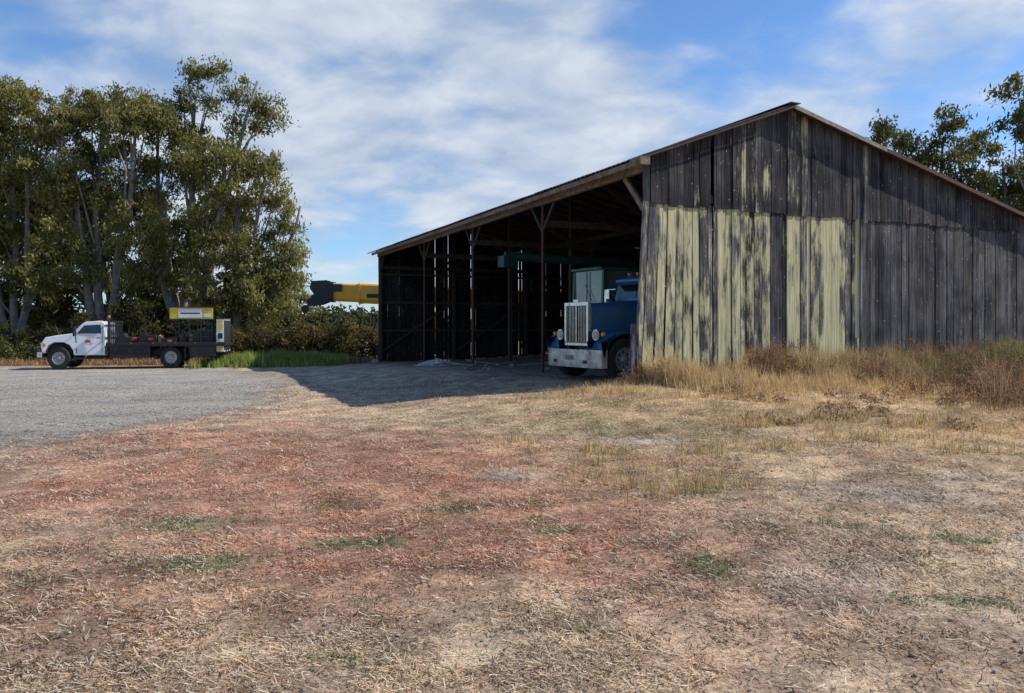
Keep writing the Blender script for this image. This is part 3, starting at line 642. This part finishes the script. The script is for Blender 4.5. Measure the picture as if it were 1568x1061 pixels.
for a,b in zip(SP[:-1],SP[1:]):
    mb.beam((-.02,a-.1,3.72),(-.02,b+.08,3.70+R.uniform(-.03,.02)),.12,.22,3)
for t in (4.2,8.6,12.8): mb.beam((t,0.1,zr(t)-.28),(t,BL-.1,zr(t)-.28),.12,.22,0)
s=.05
while s<BL:
    mb.beam((-.34,s,zr(-.34)-.11),(4.17,s,zr(4.17)-.11),.05,.14,0)
    mb.beam((4.17,s,zr(4.17)-.11),(BW+.2,s,zr(BW+.2)-.11),.05,.14,0); s+=.9
for k in range(7):
    mb.beam((-.36,BL*k/7,zr(-.36)-.12),(-.36,BL*(k+1)/7-.01,zr(-.36)-.12+R.uniform(-.02,.015)),.03,.13,3)
for zz in (-.3,1.2,2.7):
    mb.beam((.1,BL-.06,zz),(BW-.1,BL-.06,zz),.05,.12,0); mb.beam((BW-.06,.1,min(zz,2.1)),(BW-.06,BL-.1,min(zz,2.1)),.05,.12,0); mb.beam((.15,.07,zz),(BW-.1,.07,zz),.05,.12,0)
for a,b in ((.2,4),(4.4,8.4)): mb.beam((a,BL-.1,-1.4),(b,BL-.1,1.1),.04,.12,0)
mb.obj('timber_frame',[M_BEAM,M_RUST,M_BEAMG,M_BEAMF],barn)
V=[];Fq=[]
def sheet(s0,s1,ta,tb,dz):
    m=16; o=len(V)
    for k in range(m+1):
        s=s0+(s1-s0)*k/m; wv=.018*math.sin(2*math.pi*k/4)
        for t in (ta,tb): V.append((t,s,zr(t)+wv+dz))
    for k in range(m): Fq.append((o+2*k,o+2*k+1,o+2*k+3,o+2*k+2))
s=-.32
while s<BL+.3:
    w=.8
    for (ta,tb) in ((-.40+R.uniform(-.08,.08),2.1),(2.0,4.17),(4.17,7.6),(7.5,11.2),(11.1,14.5),(14.4,BW+.3)):
        gap=R.uniform(.03,.07) if (R.random()<.05 and ta>4) else 0
        sheet(s,s+w+.02-gap,ta,tb,R.uniform(0,.014)+(.004 if 2<=ta<7 else 0))
    s+=w
rm=MB(); rm.add(V,Fq); ro=rm.obj('corrugated_roof',[M_ROOF],barn)
sd=ro.modifiers.new('s','SOLIDIFY'); sd.thickness=.008
rm=MB(); rm.beam((4.17,-.36,zr(4.17)+.045),(4.17,BL+.3,zr(4.17)+.045),.32,.02,0); rm.obj('ridge_cap',[M_ROOF],barn)
# ------------------------------------------------------------------ debris in opening
mb=MB()
def lp(t,s): p=bpos(t,s); return p[0],p[1],g1(*p)
for k in range(12):
    t=R.uniform(-.6,2.2); s=R.uniform(9,20); a=R.random()*3.14; x,y,z=lp(t,s); l=R.uniform(.3,.9)
    mb.beam((x-l*math.cos(a),y-l*math.sin(a),z+.06),(x+l*math.cos(a),y+l*math.sin(a),z+.10+R.random()*.12),.12,.04,0)
for k in range(8):
    x,y,z=lp(R.uniform(-.6,1.5),R.uniform(6,16)); q=R.uniform(.06,.13); mb.hexa([(x-q,y-q,z-.02),(x+q,y-q,z-.02),(x+q,y+q,z-.02),(x-q,y+q,z-.02),(x-q*.8,y-q*.7,z+q),(x+q*.7,y-q*.8,z+q*1.2),(x+q*.6,y+q*.7,z+q),(x-q*.7,y+q*.8,z+q*.8)],0)
mb.obj('lumber_scraps',[M_BEAMG],bevel=.01)
tx,ty,tz=lp(-.1,15.0); g=18; tv=[];tf=[]
for i in range(g):
    for j in range(g):
        a=i/(g-1)*2-1;b=j/(g-1)*2-1; tv.append((tx+a*.9*(1+.2*math.sin(b*5))+.05*R.random(),ty+b*.35*(1+.3*math.sin(a*6))+.05*R.random(),tz+.02+max(0,.26*(1-a*a)*(1-b*b))*R.uniform(.3,1.2)))
for i in range(g-1):
    for j in range(g-1): tf.append((i*g+j,(i+1)*g+j,(i+1)*g+j+1,i*g+j+1))
mb=MB(); mb.add(tv,tf); mb.obj('crumpled_tarp',[M_TARP])
# ------------------------------------------------------------------ FLATBED TRUCK (local x forward, y left)
def rr_section(x,hw,z0,z1,r,n=4):
    pts=[]
    for (cy,cz,a0) in ((hw-r,z1-r,0),(-hw+r,z1-r,90)):
        for k in range(n+1):
            a=math.radians(a0+90*k/n); pts.append((x,cy+r*math.cos(a),cz+r*math.sin(a)))
    pts+=[(x,-hw,z0),(x,hw,z0)]; return pts
fx,fy=-17.75,36.9
ft=empty('flatbed_truck',(fx,fy,g1(fx,fy-.8)+.01),math.radians(192)); ft.scale=(.96,1.0,1.03)
yf=lambda z: 1-.13*max(0,(z-1.45)/.65)
mb=MB()
mb.extr([(4.12,.72),(4.18,.95),(4.14,1.22),(4.02,1.42),(3.5,1.52),(2.85,1.60),(2.42,2.05),(2.25,2.13),(1.55,2.15),(1.42,2.06),(1.38,1.5),(1.38,.62),(2.75,.62),(2.8,.85),(2.95,1.08),(3.2,1.2),(3.6,1.2),(3.85,1.08),(4.0,.85),(4.02,.72)],-.95,.95,0,yf)
mb.obj('cab_body',[M_WHITE],ft,bevel=.04)
mb=MB()
for sg in (1,-1):
    def wp(pts,mi=0,e=.006):
        vs=[(x,sg*(.95*yf(z)+e),z) for x,z in pts]; mb.add(vs,[tuple(range(len(vs))) if sg<0 else tuple(range(len(vs)))[::-1]],mi)
    wp([(2.62,1.60),(2.32,1.96),(1.60,2.0),(1.55,1.60)])
    wp([(2.70,1.55),(2.66,1.55),(2.60,.72),(2.64,.72)],1,.005); wp([(1.54,1.95),(1.52,1.95),(1.50,.72),(1.52,.72)],1,.005)
    wp([(2.25,1.18),(2.25,1.30),(2.02,1.30),(2.02,1.18)],2,.005)
    mb.box(1.6,1.75,min(sg*.955,sg*.985),max(sg*.955,sg*.985),1.38,1.42,1)
    ys=sorted((sg*.96,sg*1.22)); mb.box(2.62,2.66,ys[0],ys[1],1.60,1.64,1); ys=sorted((sg*1.08,sg*1.26)); mb.box(2.60,2.70,ys[0],ys[1],1.48,1.92,1)
    ys=sorted((sg*.62,sg*.93)); mb.box(4.06,4.19,ys[0],ys[1],1.0,1.2,3)
    ys=sorted((sg*.935,sg*.958)); mb.box(3.98,4.1,ys[0],ys[1],1.02,1.16,4)
    ys=sorted((sg*.85,sg*1.05)); mb.box(1.45,2.75,ys[0],ys[1],.45,.52,1)
mb.add([(2.842,-.80,1.657),(2.842,.80,1.657),(2.472,.74,2.042),(2.472,-.74,2.042)],[(0,1,2,3)],0)
mb.box(4.12,4.20,-.55,.55,.92,1.22,1); mb.box(4.1,4.32,-1.02,1.02,.55,.78,3)
for y_ in (-.5,-.25,0,.25,.5): mb.box(1.9,1.98,y_-.05,y_+.05,2.15,2.19,4)
mb.obj('cab_fittings',[M_GLASS,M_BLACK,M_RED,M_CHROME,M_ORANGE],ft)
mb=MB()
for x_ in (3.4,-1.6):
    for sg in (1,-1):
        mb.wheel(x_,sg*.88,.5,.5,.28,sg,0,1)
        if x_<0: mb.wheel(x_,sg*.55,.5,.5,.28,sg,0,1)
mb.cyl((3.4,-.8,.5),(3.4,.8,.5),.08,8,0); mb.cyl((-1.6,-.8,.5),(-1.6,.8,.5),.12,8,0)
mb.box(2.85,3.95,-.7,.7,.6,1.15,0)
mb.obj('wheels',[M_TIRE,M_RIM],ft)
mb=MB()
mb.box(-4.1,3.9,-.42,-.32,.62,.86,0);mb.box(-4.1,3.9,.32,.42,.62,.86,0)
mb.box(-4.15,1.28,-1.2,1.2,1.02,1.14,0)
for k in range(14):
    xx=1.15-k*.4
    for sg in (1,-1): ys=sorted((sg*1.205,sg*1.24)); mb.box(xx,xx+.07,ys[0],ys[1],1.0,1.20,0)
for sg in (1,-1):
    ys=sorted((sg*1.24,sg*1.26)); mb.box(-4.1,1.25,ys[0],ys[1],1.12,1.20,0)
    ys=sorted((sg*.7,sg*1.18)); mb.box(-.7,1.1,ys[0],ys[1],.50,1.0,0); mb.box(-3.7,-2.5,ys[0],ys[1],.55,1.0,0)
    ys=sorted((sg*1.184,sg*1.19))
    for q in (-.6,.3): mb.box(q,q+.7,ys[0],ys[1],.56,.94,5)
    ys=sorted((sg*.6,sg*1.15)); mb.box(-2.32,-2.25,ys[0],ys[1],.45,.95,0)
for y_ in np.linspace(-1.1,1.1,9): mb.box(1.16,1.21,y_-.025,y_+.025,1.14,2.1,0)
for z_ in (1.5,2.1): mb.box(1.15,1.22,-1.15,1.15,z_,z_+.06,0)
mb.box(.2,.95,-.9,.95,1.14,1.42,0); mb.box(-.9,-.1,-.7,.9,1.14,1.50,5); mb.box(-1.9,-1.15,.2,1.0,1.14,1.38,0); mb.box(-.75,-.55,.905,.912,1.28,1.4,2)
mb.box(-1.65,-1.45,1.005,1.012,1.22,1.3,3); mb.cyl((.0,.6,1.3),(.25,.6,1.3),.12,12,2); mb.cyl((-1.1,.4,1.2),(-1.1,.9,1.5),.05,8,3)
mb.extr([(.5,1.42),(.95,1.42),(.8,1.6),(.6,1.6)],.2,.8,0); mb.cyl((-.3,.4,1.5),(-.3,.8,1.5),.14,12,0); mb.box(-2.3,-2.0,.4,1.0,1.14,1.6,5)
for x_ in (.9,.1,-.9,-1.9,-2.8,-3.8): mb.box(x_,x_+.08,1.262,1.268,1.13,1.19,2)
for x_ in (-2.45,-3.0,-3.5):
    for y_ in (-1.0,1.0): mb.box(x_-.03,x_+.03,y_-.03,y_+.03,1.14,2.15,0)
for z_ in (1.4,1.7,2.0):
    for y_ in (-1.0,1.0): mb.box(-3.5,-2.45,y_-.02,y_+.02,z_,z_+.05,0)
mb.beam((-1.7,.95,1.2),(-2.5,.95,2.1),.05,.06,0); mb.box(-3.4,-2.6,-.6,.9,1.14,1.7,0)
mb.box(-3.5,-1.5,.70,.78,2.26,2.78,1); mb.box(-3.0,-1.9,.782,.79,2.32,2.72,4); mb.box(-3.42,-3.08,.782,.79,2.34,2.5,4)
mb.box(-2.9,-2.0,.791,.794,2.49,2.55,0)
mb.box(-3.54,-1.46,.66,.82,2.78,2.82,0);mb.box(-3.54,-1.46,.66,.82,2.22,2.26,0)
for x_ in (-1.9,-3.2): mb.box(x_-.03,x_+.03,.60,.66,1.14,2.7,0)
mb.cyl((1.3,.6,1.14),(1.3,.6,2.75),.03,8,0); mb.cyl((1.3,.6,2.3),(1.3,.6,2.42),.06,10,3)
for z_ in (2.55,2.62,2.69,2.76): mb.box(1.24,1.38,.5,.72,z_,z_+.03,0)
mb.box(-4.06,-3.72,-1.05,1.05,.75,2.25,4)
mb.box(-4.0,-3.78,1.052,1.062,.82,1.2,1);mb.box(-4.0,-3.78,1.052,1.062,1.75,2.15,1); mb.box(-4.0,-3.78,1.064,1.07,1.35,1.6,0)
mb.box(-4.09,-3.69,-1.08,1.08,2.25,2.30,0); mb.box(-4.09,-3.69,-1.08,1.08,.70,.75,0)
mb.box(-4.075,-4.06,-1.0,1.0,.8,2.2,0)
mb.obj('flatbed_and_equipment',[M_BLACK,M_SIGNY,M_RED,M_ORANGE,M_WHITE,M_TIRE],ft)
# ------------------------------------------------------------------ CONVENTIONAL SEMI TRUCK
st=empty('semi_truck',(2.17,19.75,g1(2.3,19.6)),math.radians(212))
mb=MB()
def sec(x,hw,z0,z1,r): return rr_section(x,hw,z0,z1,r,5)
mb.loft([sec(.56,.46,.95,1.86,.12),sec(.50,.48,.95,1.90,.15),sec(-.3,.54,.95,1.95,.19),sec(-1.35,.64,.95,2.02,.22)],0)
mb.obj('hood',[M_BLUE],st,bevel=.01)
mb=MB()
def fender(sg):
    outer=[];inner=[]
    for k in range(13):
        a=math.radians(8+150*k/12); outer.append((.70*math.cos(a),.52+.70*math.sin(a))); inner.append((.63*math.cos(a),.52+.63*math.sin(a)))
    outer=[(.74,.80)]+outer; inner=[(.68,.62)]+inner
    y0,y1=(.60,1.16) if sg>0 else (-1.16,-.60)
    mb.extr(outer+inner[::-1],y0,y1,0)
fender(1);fender(-1)
for sg in (1,-1):
    ys=sorted((sg*.45,sg*.66)); mb.box(-.6,.5,ys[0],ys[1],.98,1.22,0)
mb.obj('fenders',[M_BLUE],st,bevel=.04)
mb=MB()
cabp=[(-1.35,.75),(-1.35,2.02),(-1.50,2.62),(-1.65,2.72),(-2.75,2.74),(-2.85,2.65),(-2.88,.75)]
mb.extr(cabp,-.98,.98,0,lambda z:1-.06*max(0,(z-2)/.7))
mb.box(-4.6,-2.95,-1.05,1.05,.95,2.75,0)
mb.obj('cab',[M_BLUE],st,bevel=.05)
mb=MB()
bp=[(.60,-1.17),(.74,-1.12),(.84,-.9),(.88,0),(.84,.9),(.74,1.12),(.60,1.17),(.56,1.12),(.70,1.06),(.78,.88),(.82,0),(.78,-.88),(.70,-1.06),(.56,-1.12)]
n=len(bp); mb.add([(a,b,.32) for a,b in bp]+[(a,b,.76) for a,b in bp],[tuple(range(n)),tuple(range(n,2*n))[::-1]]+[(i,(i+1)%n,n+(i+1)%n,n+i)[::-1] for i in range(n)],7)
mb.box(.565,.66,-.49,-.42,.85,1.93,0);mb.box(.565,.66,.42,.49,.85,1.93,0);mb.box(.565,.66,-.42,.42,1.85,1.93,0);mb.box(.565,.66,-.42,.42,.85,.91,0)
mb.box(.566,.60,-.42,.42,.91,1.85,1)
mb.box(.60,.65,-.012,.012,.91,1.85,0)
for k in range(13):
    y_=-.39+.065*k
    if abs(y_)>.02: mb.box(.60,.63,y_-.006,y_+.006,.91,1.85,0)
mb.box(.63,.665,-.1,.1,1.94,2.0,0)
for sg in (1,-1):
    mb.cyl((.42,sg*.74,1.12),(.62,sg*.74,1.12),.10,16,0,.135); mb.cyl((.622,sg*.74,1.12),(.635,sg*.74,1.12),.105,16,8)
    mb.box(.3,.45,sg*.74-.03,sg*.74+.03,.85,1.05,0)
    mb.cyl((.55,sg*1.0,1.14),(.62,sg*1.0,1.14),.05,12,3)
    mb.cyl((-1.15,sg*.84,1.15),(-1.15,sg*.84,1.95),.17,18,0); mb.cyl((-1.15,sg*.84,1.95),(-1.15,sg*.84,2.08),.13,14,1)
    mb.cyl((-3.0,sg*1.08,.9),(-3.0,sg*1.08,3.5),.07,12,0)
    mb.box(-1.45,-1.38,min(sg*1.2,sg*1.4),max(sg*1.2,sg*1.4),1.75,2.35,0); mb.beam((-1.4,sg*.95,1.75),(-1.4,sg*1.3,1.75),.02,.02,0); mb.beam((-1.4,sg*.93,2.35),(-1.4,sg*1.3,2.35),.02,.02,0)
    mb.cyl((-1.9,sg*.95,.62),(-3.4,sg*.95,.62),.30,20,0)
    vs=[(-1.6,2.08),(-1.66,2.52),(-2.6,2.54),(-2.62,2.08)]; mb.add([(a,sg*(.985*(1-.06*max(0,(b-2)/.7))+.004),b) for a,b in vs],[(0,1,2,3)],4)
    mb.add([(-1.355,sg*.06,2.10),(-1.355,sg*.86,2.10),(-1.45,sg*.84,2.52),(-1.45,sg*.06,2.52)],[(0,1,2,3)],4)
    mb.box(.855,.87,sg*.62-.07,sg*.62+.07,.42,.50,1)
mb.add([(-1.46,-.95,2.56),(-1.46,.95,2.56),(-1.12,.9,2.42),(-1.12,-.9,2.42)],[(0,1,2,3)],5)
mb.box(-1.47,-1.42,-.95,.95,2.54,2.60,5)
for y_ in (-.7,-.35,0,.35,.7): mb.cyl((-1.75,y_,2.76),(-1.66,y_,2.76),.04,8,3)
mb.box(.885,.89,-.15,.15,.50,.62,6)
mb.obj('chrome_and_fittings',[M_CHROME,M_BLACK,M_WHITE,M_ORANGE,M_GLASS,M_BLUE,M_BEAMG,M_BUMP,M_LAMP],st)
mb=MB()
for sg in (1,-1):
    mb.wheel(0,sg*.98,.52,.52,.30,sg,0,1)
    for xx in (-5.4,-6.7): mb.wheel(xx,sg*.98,.52,.52,.55,sg,0,1)
mb.box(-7.4,.6,-.48,-.38,.6,.9,2);mb.box(-7.4,.6,.38,.48,.6,.9,2); mb.cyl((0,-.9,.5),(0,.9,.5),.07,8,2); mb.box(-1.2,.45,-.35,.35,.65,1.1,2)
mb.obj('wheels_and_frame',[M_TIRE,M_RIM,M_BLACK],st)
# ------------------------------------------------------------------ COMBINE HARVESTER in barn
cx_,cy_=4.1,26.6
cb=empty('combine_harvester',(cx_,cy_,g1(cx_,cy_)),math.radians(212))
mb=MB()
mb.extr([(.6,1.1),(.6,2.3),(.2,2.75),(-3.6,2.75),(-4.6,2.0),(-4.6,1.3),(-3.2,.9)],-1.3,1.3,0)
mb.box(.4,1.9,-.8,.8,1.95,2.1,5); mb.box(.35,1.95,-.82,.82,3.25,3.34,5)
mb.box(-3.2,.2,1.303,1.32,2.15,2.3,2)
for x_,y_ in ((1.85,.78),(1.85,-.78),(.5,.78),(.5,-.78)): mb.beam((x_,y_,2.1),(x_-.05,y_,3.25),.10,.10,5)
mb.box(.5,1.83,-.76,.76,2.1,3.24,3)
mb.beam((1.9,0,2.1),(1.9,0,3.2),.03,.03,4); mb.beam((1.9,.3,2.2),(1.9,-.1,2.8),.02,.02,4)
mb.box(1.2,2.2,-1.6,1.6,.7,1.1,0)
mb.extr([(1.0,.6),(2.3,.35),(2.5,.75),(1.0,1.5)],-.5,.5,0)
mb.obj('body',[M_GREENP,M_BLACK,M_SIGNY,M_GLASS2,M_BLACK,M_GREENB],cb,bevel=.03)
mb=MB()
mb.cyl((-1.0,0,2.9),(-.2,-.2,3.58),.17,14,0); mb.cyl((-.2,-.2,3.58),(4.3,-1.3,3.72),.15,14,0); mb.box(3.9,4.45,-1.5,-1.1,3.35,3.72,0)
for sg in (1,-1): mb.wheel(.9,sg*1.55,.85,.85,.6,sg,1,2); mb.wheel(-3.6,sg*1.2,.5,.5,.4,sg,1,2)
mb.obj('auger_and_wheels',[M_GREENP,M_TIRE,M_SIGNY],cb)
# ------------------------------------------------------------------ MOBILE CRANE behind barn
cr=empty('mobile_crane',(0,0,0))
mb=MB(); cy0=47.6
def sect(x0,x1,z0,z1,h0,h1,w,mi=0):
    vs=[]
    for x_,zc,h in ((x0,z0,h0),(x1,z1,h1)):
        for (a,b) in ((-.5,-.30),(-.3,-.5),(.3,-.5),(.5,-.30),(.5,.42),(.4,.5),(-.4,.5),(-.5,.42)): vs.append((x_,cy0+a*w,zc+b*h))
    mb.add(vs,[tuple(range(8)),tuple(range(8,16))[::-1]]+[(i,(i+1)%8,8+(i+1)%8,8+i)[::-1] for i in range(8)],mi)
Z0=.14
sect(3.0,-7.0,2.9+Z0,3.28+Z0,1.3,1.3,.95); sect(-7.0,-9.3,3.29+Z0,3.40+Z0,1.2,1.2,.85); sect(-9.3,-11.0,3.40+Z0,3.48+Z0,1.1,1.1,.75)
sect(-7.0,-7.12,3.29+Z0,3.30+Z0,1.38,1.38,1.02); sect(-9.3,-9.42,3.40+Z0,3.41+Z0,1.28,1.28,.93,0); sect(-10.95,-11.15,3.48+Z0,3.49+Z0,1.25,1.25,.95,1)
mb.box(-8.9,-8.0,cy0-.4285,cy0-.4255,3.25,3.5,1)
mb.obj('boom',[M_YEL,M_BLACK],cr,bevel=.02)
mb=MB()
for y_ in (-.36,.36):
    p=[(-11.1,3.1),(-11.1,4.2),(-11.35,4.35),(-12.3,4.3),(-12.4,3.85),(-12.15,3.5),(-12.6,3.05),(-12.4,2.75),(-11.7,2.85)]
    mb.extr(p,cy0+y_-.03,cy0+y_+.03,0)
for (a,b,r_) in ((-12.0,4.0,.26),(-12.35,3.02,.26),(-11.5,3.4,.2),(-11.5,4.05,.2)):
    mb.cyl((a,cy0-.3,b),(a,cy0+.3,b),r_,16,0)
mb.box(-11.8,-11.15,cy0-.33,cy0+.33,3.1,3.35,0); mb.box(-12.1,-11.3,cy0-.3,cy0+.3,3.6,3.75,0)
mb.cyl((-12.5,cy0-.1,2.9),(-12.7,cy0-.1,2.62),.03,6,0); mb.cyl((-12.75,cy0-.15,2.6),(-12.75,cy0+.15,2.6),.24,14,0)
mb.tube([(-12.75,cy0,2.4),(-12.85,cy0,2.2),(-13.0,cy0,2.3)],[.06,.06,.03],6,0)
mb.box(-10.95,-10.4,cy0-.5,cy0-.375,3.65,4.1,0)
mb.obj('boom_head_and_hook',[M_BLACK],cr)
mb=MB(); zg=g1(-1,47.6)
mb.box(-6.2,4.5,cy0-1.2,cy0+1.2,zg+.9,zg+1.5,0); mb.extr([(-6.4,zg+.8),(-6.4,zg+1.9),(-6.1,zg+2.7),(-4.6,zg+2.7),(-4.6,zg+.8)],cy0+.1,cy0+1.2,0)
mb.box(0,4.4,cy0-1.1,cy0+1.1,zg+1.5,zg+2.4,0); mb.box(.2,1.9,cy0-1.25,cy0-.5,zg+1.5,zg+3.2,2); mb.box(-6.35,-4.8,cy0+.2,cy0+1.1,zg+2.0,zg+2.6,2)
mb.beam((1,cy0,zg+1.8),(-3,cy0,3.0),.25,.25,1)
for xx in (-5,-3.6,1.2,2.6):
    for sg in (1,-1): mb.wheel(xx,cy0+sg*1.0,zg+.6,.6,.4,sg,1,0)
mb.obj('carrier',[M_YEL,M_BLACK,M_GLASS],cr)
# ------------------------------------------------------------------ world & light
az=math.radians(5.0); el=math.radians(41)
S=Vector((math.cos(el)*math.cos(az),math.cos(el)*math.sin(az),math.sin(el)))
sl=bpy.data.lights.new('sun','SUN'); sl.energy=5.0; sl.angle=math.radians(.5); sl.color=(1,.95,.87)
so=bpy.data.objects.new('sun',sl); so.rotation_euler=S.to_track_quat('Z','Y').to_euler(); link(so)
w=bpy.data.worlds.new('World'); scene.world=w; w.use_nodes=True; nt=w.node_tree; nt.nodes.clear(); L=nt.links.new
o=nt.nodes.new('ShaderNodeOutputWorld')
sky=nt.nodes.new('ShaderNodeTexSky'); sky.sky_type='NISHITA'; sky.sun_disc=False; sky.sun_elevation=el; sky.sun_rotation=math.atan2(S.x,S.y); sky.ozone_density=3.0; sky.air_density=1.0; sky.dust_density=.2
b1=N(nt,'Background'); b1.inputs[1].default_value=.14; L(mixc(nt,1.0,sky.outputs[0],(.74,.95,1.18),'MULTIPLY'),b1.inputs[0])
tc=N(nt,'TexCoord'); sx=N(nt,'SeparateXYZ'); L(tc.outputs['Generated'],sx.inputs[0])
def M(op,a,b=None,c=None):
    n=N(nt,'Math',operation=op)
    for i,v in enumerate((a,b,c)):
        if v is None: continue
        if hasattr(v,'links'): L(v,n.inputs[i])
        else: n.inputs[i].default_value=v
    return n.outputs[0]
zc=M('ADD',M('MAXIMUM',sx.outputs[2],0.0),.32)
u=M('DIVIDE',sx.outputs[0],zc); v=M('DIVIDE',sx.outputs[1],zc)
cv=N(nt,'CombineXYZ'); L(u,cv.inputs[0]); L(v,cv.inputs[1])
mp=N(nt,'Mapping'); mp.inputs['Rotation'].default_value=(0,0,.6); mp.inputs['Scale'].default_value=(1.2,1.5,1); mp.inputs['Location'].default_value=(2.3,.7,0); L(cv.outputs[0],mp.inputs[0])
big=N(nt,'TexNoise'); big.inputs['Scale'].default_value=1.1; big.inputs['Detail'].default_value=4; big.inputs['Distortion'].default_value=.4; L(mp.outputs[0],big.inputs['Vector'])
fin=N(nt,'TexNoise'); fin.inputs['Scale'].default_value=3.6; fin.inputs['Detail'].default_value=9; fin.inputs['Roughness'].default_value=.54; fin.inputs['Distortion'].default_value=.2; L(mp.outputs[0],fin.inputs['Vector'])
def spot(x,y,z,rad):
    d=Vector((x,y,z)).normalized(); n=N(nt,'VectorMath',operation='DISTANCE'); L(tc.outputs['Generated'],n.inputs[0]); n.inputs[1].default_value=d
    m=N(nt,'MapRange'); m.interpolation_type='SMOOTHSTEP'; L(n.outputs['Value'],m.inputs[0]); m.inputs[1].default_value=0; m.inputs[2].default_value=rad; m.inputs[3].default_value=1; m.inputs[4].default_value=0; return m.outputs[0]
cov=M('ADD',M('MULTIPLY',big.outputs[0],.6),M('MULTIPLY',fin.outputs[0],.4))
cov=M('ADD',cov,M('MULTIPLY',spot(-.3,1,.28,.6),.20))
cov=M('ADD',cov,M('MULTIPLY',spot(.05,1,.25,.3),.12))
cov=M('ADD',cov,M('MULTIPLY',spot(.30,1,.42,.26),-.18))
cov=M('ADD',cov,M('MULTIPLY',spot(.62,1,.33,.28),.14))
cov=M('ADD',cov,M('MULTIPLY',spot(.38,1,.24,.16),.13))
cov=M('ADD',cov,M('MULTIPLY',spot(-.2,1,.10,.14),-.14))
cov=M('ADD',cov,M('MULTIPLY',M('MAXIMUM',M('SUBTRACT',sx.outputs[2],.45),0),-.45))
mr=N(nt,'MapRange'); mr.interpolation_type='SMOOTHSTEP'; L(cov,mr.inputs[0]); mr.inputs[1].default_value=.45; mr.inputs[2].default_value=.70; mr.inputs[3].default_value=0; mr.inputs[4].default_value=.93
cr_=N(nt,'ValToRGB'); L(fin.outputs[0],cr_.inputs[0]); e=cr_.color_ramp.elements; e[0].position=.36;e[0].color=(.42,.53,.70,1);e[1].position=.68;e[1].color=(.80,.85,.93,1)
b2=N(nt,'Background'); L(cr_.outputs[0],b2.inputs[0]); b2.inputs[1].default_value=.95
mx=N(nt,'MixShader'); L(mr.outputs[0],mx.inputs[0]); L(b1.outputs[0],mx.inputs[1]); L(b2.outputs[0],mx.inputs[2]); L(mx.outputs[0],o.inputs[0])
# ------------------------------------------------------------------ camera
cam=bpy.data.cameras.new('camera'); cam.sensor_width=36; cam.lens=27.1; cam.shift_y=-33/1568; cam.clip_end=6000; cam.clip_start=.05
co=bpy.data.objects.new('camera',cam); co.location=(0,0,EYE); co.rotation_euler=(math.radians(90),0,0); link(co); scene.camera=co
